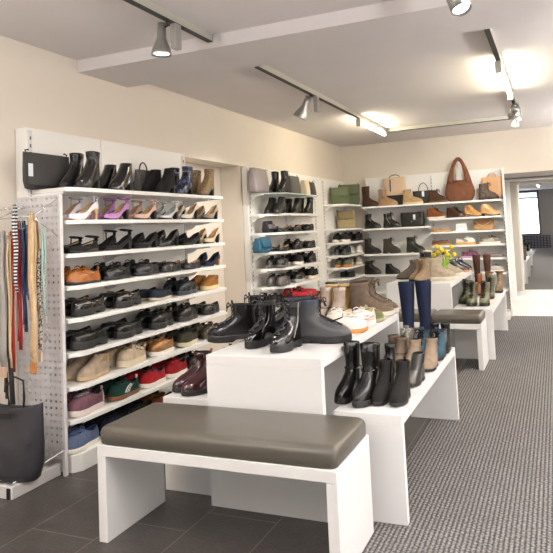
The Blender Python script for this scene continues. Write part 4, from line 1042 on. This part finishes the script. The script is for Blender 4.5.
single(436, C2[0], 'rust brown suede lace shoe with white sole', 'lace_boot', S_('#8a4d25'), H=.15, th=.024, L=.28, laces=L_('#4d2a14'), sole=mat('#e8ddc9', .6))
single(456, C2[0], 'cognac brown lace ankle boot with dark laces', 'lace_boot', L_('#6b3d24'), H=.16, th=.016, L=.28, laces=BL)
single(473, C2[0], 'pale tan chelsea boot with brown elastic', 'chelsea', S_('#cf9e62'), H=.145, heel=.03, th=.008, L=.25, block=L_('#cf9e62'), extras=(('gore', L_('#a8733d')),))
single(490.5, C2[0], 'light tan chelsea boot at the right end of the second shelf', 'chelsea', L_('#d6a46c'), H=.155, heel=.025, th=.012, L=.27, extras=(('gore', mat('#e9c79b', .6)),))
single(441, C2[1], 'tan pointed ballet flat beside the white card', 'flat', S_('#bf9565'), th=.014, L=.28, toe=.4, sole=L_('#bf9565'))
single(441, C2[2], 'brown patterned loafer on the fourth back shelf', 'loafer', mat('#8a6242', .5, kind='camo', c2='#5a3c26', scale=60), th=.022, L=.27, sole=mat('#b08557', .6), extras=(('bit', CHROME),))
single(466, C2[2], 'white sneaker with black stripes and gum sole', 'sneaker', L_('#e9e3d6'), th=.03, L=.28, sole=mat('#d9a45a', .6), laces=mat('#f4f0e8', .6), extras=(('stripes', BL), ('collar', BL)))
single(490, C2[2], 'grey taupe sneaker with white sole on the fourth back shelf', 'sneaker', S_('#8b8073'), th=.026, L=.29, sole=RUBW, laces=mat('#4c443c', .6), extras=(('side', mat('#b5aa9b', .6)),))
single(470, C2[3], 'pink and purple patterned sneaker above the black shoe', 'sneaker', mat('#8c5068', .5, kind='camo', c2='#5c2f52', scale=50), th=.024, L=.25, sole=mat('#cfa6c6', .6), laces=mat('#c99bb5', .6))
single(494, C2[3], 'mauve grey slip-on flat right of the tall brown boots', 'flat', L_('#8d7f7d'), th=.02, L=.29, sole=mat('#7a6e6c', .6))
single(494, C2[4], 'grey lace sneaker on the lowest visible shelf at the right', 'sneaker', L_('#b9b2ae'), th=.026, L=.28, sole=RUBW, laces=mat('#5d5552', .6))

# ---------------------------------------------------------------- tables
D = math.radians
FOOT = []
RECT = {}
def tpair(desc, grp, a, b_, z, h, kind, up, h2=None, words=('left one', 'right one'), **kw):
    p1 = on_z(a[0], a[1], z + EPS); p2 = on_z(b_[0], b_[1], z + EPS) if b_ else None
    n0 = len(bpy.data.objects); before = set(o.name for o in col.objects if o.parent is None)
    o = tpair0(desc, grp, p1, p2, h, kind, up, h2, words, **kw)
    new = [q for q in col.objects if q.parent is None and q.name not in before]
    for q in new:
        r = kw.get('W', .102) * .5 * max(1.08, kw.get('topw', 1) * (1.0 if kind != 'tall_boot' else 1.12))
        tbl = ('up1' if z == ZU and p1.y < 5.9 else 'up2' if z == ZU else 'low2' if p1.y > 5 else 'lowl' if p1.x < -1.6 else 'low1')
        if kw.get('H', 0) > .3: r = kw.get('W', .1) * .5 * 1.4
        FOOT.append([q, kw.get('L', .27), r + .004, tbl, .0 if (len(FOOT) < 4 or 'tall black leather chelsea' in desc or 'black suede ankle boot at' in desc or 'tall navy' in desc) else .1 if (len(FOOT) < 6 or 'zebra' in desc or 'taupe suede lace-up' in desc) else 1.0, kw.get('H', 0)])
    return o
def relax():
    R_ = dict(up1=(-1.745, -1.10, 2.825, 4.43), up2=(-1.75, -1.06, 6.56, 8.28), low1=(-1.075, -.735, 2.90, 4.56), low2=(-1.055, -.66, 6.55, 8.33), lowl=(-2.10, -1.75, 2.93, 4.56))
    def circ(f):
        o, L, r, t = f[:4]; c, s_ = math.cos(o.rotation_euler.z), math.sin(o.rotation_euler.z); n = 4
        return [(o.location.x + c * d, o.location.y + s_ * d) for d in [(-L / 2 + r) + (L - 2 * r) * i / (n - 1) for i in range(n)]]
    for it in range(160):
        for i, f in enumerate(FOOT):
            for g in FOOT[i + 1:]:
                if f[3] != g[3] or f[4] + g[4] == 0: continue
                if (f[0].location - g[0].location).length > .45: continue
                best = None
                for a in circ(f):
                    for b_ in circ(g):
                        dx, dy = a[0] - b_[0], a[1] - b_[1]; d = math.hypot(dx, dy); ov = f[2] + g[2] - d
                        if ov > 0 and (best is None or ov > best[0]): best = (ov, dx / (d + 1e-6), dy / (d + 1e-6))
                if best:
                    ma = best[0] * .8 * f[4] / (f[4] + g[4]); mb = best[0] * .8 * g[4] / (f[4] + g[4])
                    f[0].location.x += best[1] * ma; f[0].location.y += best[2] * ma; g[0].location.x -= best[1] * mb; g[0].location.y -= best[2] * mb
            if f[4] == 0: continue
            x0, x1, y0, y1 = R_[f[3]]
            cs = circ(f); r = f[2] * .8
            mx0 = min(c[0] for c in cs) - r; mx1 = max(c[0] for c in cs) + r; my0 = min(c[1] for c in cs) - r; my1 = max(c[1] for c in cs) + r
            if mx0 < x0: f[0].location.x += x0 - mx0
            if mx1 > x1: f[0].location.x -= mx1 - x1
            if my0 < y0: f[0].location.y += y0 - my0
            if my1 > y1: f[0].location.y -= my1 - y1
def tpair0(desc, grp, p1, p2, h, kind, up, h2, words, **kw):
    return pair(desc, grp, tuple(p1), tuple(p2) if p2 else None, D(h), kind, up, h2=None if h2 is None else D(h2), words=words, **kw)
GU, GLW, GFU, GFL = 'boots and shoes on the tall display table', 'boots on the low display table', 'boots on the far tall table', 'boots on the far low table'
ZU, ZL = .77, .505
tpair('matte black lace-up boot on the left corner of the tall table', GU, (233, 341), (250, 329), ZU, 207, 'lace_boot', L_('#1f1e20'), words=('front one', 'rear one'), H=.21, L=.29, W=.105, th=.036, lugs=True, laces=mat('#3a393c', .6), extras=(('toecap', L_('#252427')), ('collar', L_('#2a2929'))))
tpair('shiny black patent lace-up boot at the table front', GU, (262, 345), (287, 349), ZU, 258, 'lace_boot', BLP, H=.24, L=.26, W=.092, th=.036, lugs=True, laces=mat('#3a393c', .6), extras=(('side', P_('#1c1b1c')), ('collar', S_('#4c4a46')), ('zip', METAL)))
tpair('big charcoal lace-up boot with padded collar pointing right', GU, (317, 345), (326, 335), ZU, 12, 'lace_boot', mat('#4a4a4b', .36, bump=.06), words=('front one', 'rear one'), H=.235, L=.33, W=.115, th=.04, lugs=True, laces=mat('#222124', .7), topw=1.02, extras=(('collar', mat('#3f4557', .4)), ('toecap', mat('#515151', .36))))
tpair('white sneaker with zebra pattern and loose laces', GU, (343, 327), (361, 327), ZU, 255, 'sneaker', mat('#e8e0d3', .5, kind='noise', c2='#d8cdbd', scale=30), L=.29, W=.108, th=.03, sole=mat('#e3ddd4', .6), laces=mat('#f6f2ea', .6), lin=mat('#e6cfa6', .8), extras=(('side', mat('#e9ded6', .5, kind='bands', c2='#c48c8a', scale=20)),))
tpair('white sneaker with orange gum sole under the zebra pair', GU, (361, 334), None, ZU, 25, 'sneaker', L_('#ebe6dc'), L=.28, th=.022, sole=mat('#d38b45', .6), laces=mat('#f2eee6', .6))
tpair('taupe suede lace-up boot with white sole pointing right', GU, (392, 311), (384, 306), ZU, 8, 'lace_boot', S_('#7a6858'), words=('front one', 'rear one'), H=.235, L=.32, W=.10, th=.03, sole=mat('#ddd3c3', .6), laces=mat('#5c4a3a', .7), topw=.98)
tpair('sage green suede lace shoe before the taupe boots', GU, (377, 321), None, ZU, 12, 'derby', S_('#7c7c55'), L=.30, W=.10, th=.02, sole=mat('#a9a37c', .6), laces=mat('#b9b48c', .6))
tpair('beige ankle boot with light knit shaft behind the charcoal pair', GU, (324, 321), (337, 321), ZU, 262, 'ankle_boot', S_('#b3a192'), H=.225, L=.24, W=.09, th=.022, extras=(('strap', mat('#2d2824', .6)), ('collar', mat('#cdbfb0', .8))))
tpair('tan shearling ankle boot toward the back of the tall table', GU, (342, 314), (354, 314), ZU, 262, 'chelsea', S_('#a8834c'), H=.21, L=.24, W=.09, th=.02, extras=(('cuff', mat('#d6b67f', .95)), ('buckle', METAL)))
tpair('cognac low boot behind the charcoal pair', GU, (312, 317), None, ZU, 200, 'chelsea', S_('#a9774f'), H=.19, L=.24, W=.085, th=.018)
tpair('dark brown short boot at the back edge of the tall table', GU, (326, 313), None, ZU, 200, 'chelsea', L_('#4a3226'), H=.22, L=.23, W=.085, th=.018)
tpair('red and white lace boot behind the black patent boots', GU, (292, 325), (303, 322), ZU, 215, 'lace_boot', S_('#b7252b'), H=.22, L=.24, W=.085, th=.03, sole=RUBW, laces=BL, words=('left one', 'right one'), extras=(('side', mat('#efe6da', .5)),))
tpair('black chunky lace boot between matte and patent pairs', GU, (276, 331), None, ZU, 210, 'lace_boot', L_('#232224'), H=.21, L=.27, th=.03, lugs=True, laces=BLS)
# low table, aisle side
tpair('tall black leather chelsea boot with strap, at the table corner', GLW, (349, 399), (366, 402), ZL, 262, 'ankle_boot', L_('#232120'), H=.285, L=.25, W=.09, th=.028, topw=.95, extras=(('gore', L_('#1a1918')), ('ring', L_('#2c2a28'))))
tpair('black suede ankle boot at the front edge of the low table', GLW, (384, 400), (401, 401), ZL, 266, 'chelsea', S_('#2c2725'), H=.19, L=.25, W=.084, th=.014, topw=.95, extras=(('gore', L_('#1c1a19')), ('tab', BL)))
tpair('black ankle boot behind the suede pair', GLW, (372, 382), (388, 383), ZL, 268, 'chelsea', L_('#2a2827'), H=.21, L=.23, W=.08, th=.014, topw=.9)
tpair('black boot with pewter toe on the low table edge', GLW, (416, 383), None, ZL, 262, 'chelsea', mat('#3a3836', .3, .2), H=.165, L=.24, W=.088, th=.016, extras=(('toecap', mat('#625f59', .3, .3)), ('gore', L_('#2c2b2a'))))
tpair('brown taupe nubuck boot in the second row', GLW, (388, 365), (400, 364), ZL, 268, 'chelsea', S_('#7d6a5a'), H=.18, L=.24, W=.088, th=.018, extras=(('strap', L_('#5e4d40')),))
tpair('grey lace boot with pale looped laces', GLW, (409, 362), None, ZL, 268, 'lace_boot', S_('#8a8478'), H=.19, L=.24, W=.086, th=.02, laces=mat('#b7b7ab', .7))
tpair('light taupe suede boot with notched opening', GLW, (415, 369), (430, 368), ZL, 264, 'chelsea', S_('#a08c76'), H=.175, L=.24, W=.09, th=.014, extras=(('gore', S_('#8b7864')),))
tpair('tall navy suede boot standing between the tables', GLW, (407, 349), (424, 348), ZL, 262, 'tall_boot', S_('#223158'), H=.475, L=.24, W=.095, th=.018, topw=1.0, extras=(('gore', S_('#141c33')),))
tpair('petrol blue lace-up boot with black laces', GLW, (434, 358), (443, 355), ZL, 262, 'lace_boot', S_('#3b5c6c'), H=.18, L=.23, W=.078, th=.02, laces=BLS, extras=(('collar', S_('#2e4a58')),))
tpair('glossy black ankle boot at the far end of the low table', GLW, (441, 347), (450, 347), ZL, 262, 'chelsea', L_('#2a2a2d'), H=.19, L=.22, W=.078, th=.016)
# low table, wall side
tpair('burgundy leather chelsea boot with brogue pattern', GLW, (181, 388), (201, 391), ZL, 243, 'chelsea', P_('#4f1a20'), H=.20, L=.27, W=.095, th=.024, lugs=True, extras=(('gore', mat('#2a2022', .8)), ('tab', mat('#a6434e', .6)), ('toecap', P_('#5a2026'))))
tpair('black lace boot behind the burgundy pair', GLW, (204, 370), None, ZL, 240, 'lace_boot', L_('#26211f'), H=.17, L=.26, th=.02, laces=BLS)
# far tall table
tpair('large grey suede ankle boot pointing left', GFU, (401, 279), (409, 275), ZU, 205, 'ankle_boot', S_('#6f655e'), words=('front one', 'rear one'), H=.20, L=.30, W=.10, heel=.02, th=.014, topw=1.05)
tpair('beige suede boot with dark lining beside the tulips', GFU, (418, 281), (429, 281), ZU, 245, 'ankle_boot', S_('#9a8468'), H=.24, L=.26, W=.098, th=.022, topw=.95)
tpair('pale beige lace-up boot with white sole, pointing right', GFU, (445, 280), (452, 276), ZU, 8, 'lace_boot', S_('#b9ab95'), words=('front one', 'rear one'), H=.25, L=.33, W=.11, th=.034, lugs=True, sole=mat('#e0d7c4', .6), laces=mat('#d9cfba', .6), topw=1.15)
tpair('black lace shoe with tan lining right of the tulips', GFU, (464, 272), (468, 266), ZU, 4, 'lace_boot', L_('#3b3a34'), words=('front one', 'rear one'), H=.15, L=.30, th=.022, laces=BL, sole=mat('#b98550', .6), lin=L_('#a9683a'))
tpair('black boot with cream fur cuff behind the beige pair', GFU, (421, 272), (432, 271), ZU, 250, 'ankle_boot', mat('#2a2724', .5), H=.27, L=.25, th=.02, extras=(('cuff', mat('#e3d2ae', .95)),))
tpair('tall black boot standing behind the tulips', GFU, (441, 264), (448, 264), ZU, 255, 'tall_boot', BL, H=.26, L=.24, W=.085, th=.02)
# far low table
tpair('bulky olive nylon boot with black straps', GFL, (461, 303), None, ZL, 250, 'lace_boot', mat('#5c5d38', .35, kind='camo', c2='#3a3b27', scale=16, bump=.5), H=.24, L=.26, W=.11, th=.026, laces=BL, topw=1.2, lugs=True)
tpair('olive green lace boot with black toe rim at the aisle', GFL, (473, 305), (484, 305), ZL, 264, 'lace_boot', mat('#66624a', .4, bump=.3), H=.235, L=.26, W=.106, th=.03, topw=1.1, laces=BLS, lugs=True, extras=(('toecap', L_('#73745a')),))
tpair('small moss green boot behind the olive pair', GFL, (491, 298), None, ZL, 264, 'lace_boot', S_('#62634b'), H=.225, L=.25, W=.1, th=.024, laces=BLS)
tpair('brown fringed suede boot at the end of the far low table', GFL, (495, 292), (502, 291), ZL, 262, 'ankle_boot', mat('#6b5743', .9, kind='camo', c2='#8a765c', scale=30, bump=.5), H=.25, L=.25, W=.088, th=.022, topw=1.0, extras=(('cuff', mat('#6e5a42', .95)),))
tpair('tall dark brown suede boot rising above the others', GFL, (480, 291), (489, 291), ZL, 264, 'tall_boot', S_('#5e3522'), H=.46, L=.23, W=.088, topw=.95, th=.02)
tpair('cognac leather ankle boot before the tall brown pair', GFL, (477, 294), None, ZL, 264, 'ankle_boot', L_('#8a4c26'), H=.25, L=.22, W=.08, th=.02, extras=(('ring', L_('#6f3b1c')),))
tpair('dark olive boot between the nylon and lace boots', GFL, (466, 292), None, ZL, 255, 'lace_boot', S_('#4b4d33'), H=.24, L=.25, W=.095, th=.024, laces=BLS)

FOOT.append([fl, .12, .045, 'up2', 0.0, 0])
relax()
# ---------------------------------------------------------------- added fill lamps that brighten the ceiling (right of and behind the camera)
def uplighter(label, x, y, power):
    t = thing('fill_floor_lamp', label, 'added fill lamp', (x, y, 0), 0, 'added fill uplighters')
    b = M(); b.lathe([(.15, 0), (.15, .02), (.02, .03)], 24); b.build('base', SILV, t, smooth=False)
    b = M(); b.tube([(0, 0, .02), (0, 0, 1.82)], .014, 10); b.build('pole', SILV, t, smooth=True)
    b = M(); b.lathe([(.03, 1.80), (.12, 1.84), (.2, 1.92)], 28, cap=False); h = b.build('lamp_shade', WHITE, t, smooth=True, solid=.003)
    l = bpy.data.lights.new('fill_uplight', 'AREA'); l.shape = 'DISK'; l.size = .3; l.energy = power; l.color = (1.0, .98, .97)
    o = bpy.data.objects.new('fill_uplight', l); col.objects.link(o); o.parent = t; o.location = (0, 0, 1.9); o.rotation_euler = (PI, 0, 0)
uplighter('added fill uplighter on the carpet right of the camera', 1.9, 1.2, 145)
uplighter('added fill uplighter on the carpet further down the aisle, out of view', 2.2, 4.6, 130)
uplighter('added fill uplighter behind the camera near the left wall', -2.2, -.4, 115)
uplighter('added fill uplighter at the far right beside the back wall', 1.6, 8.4, 70)
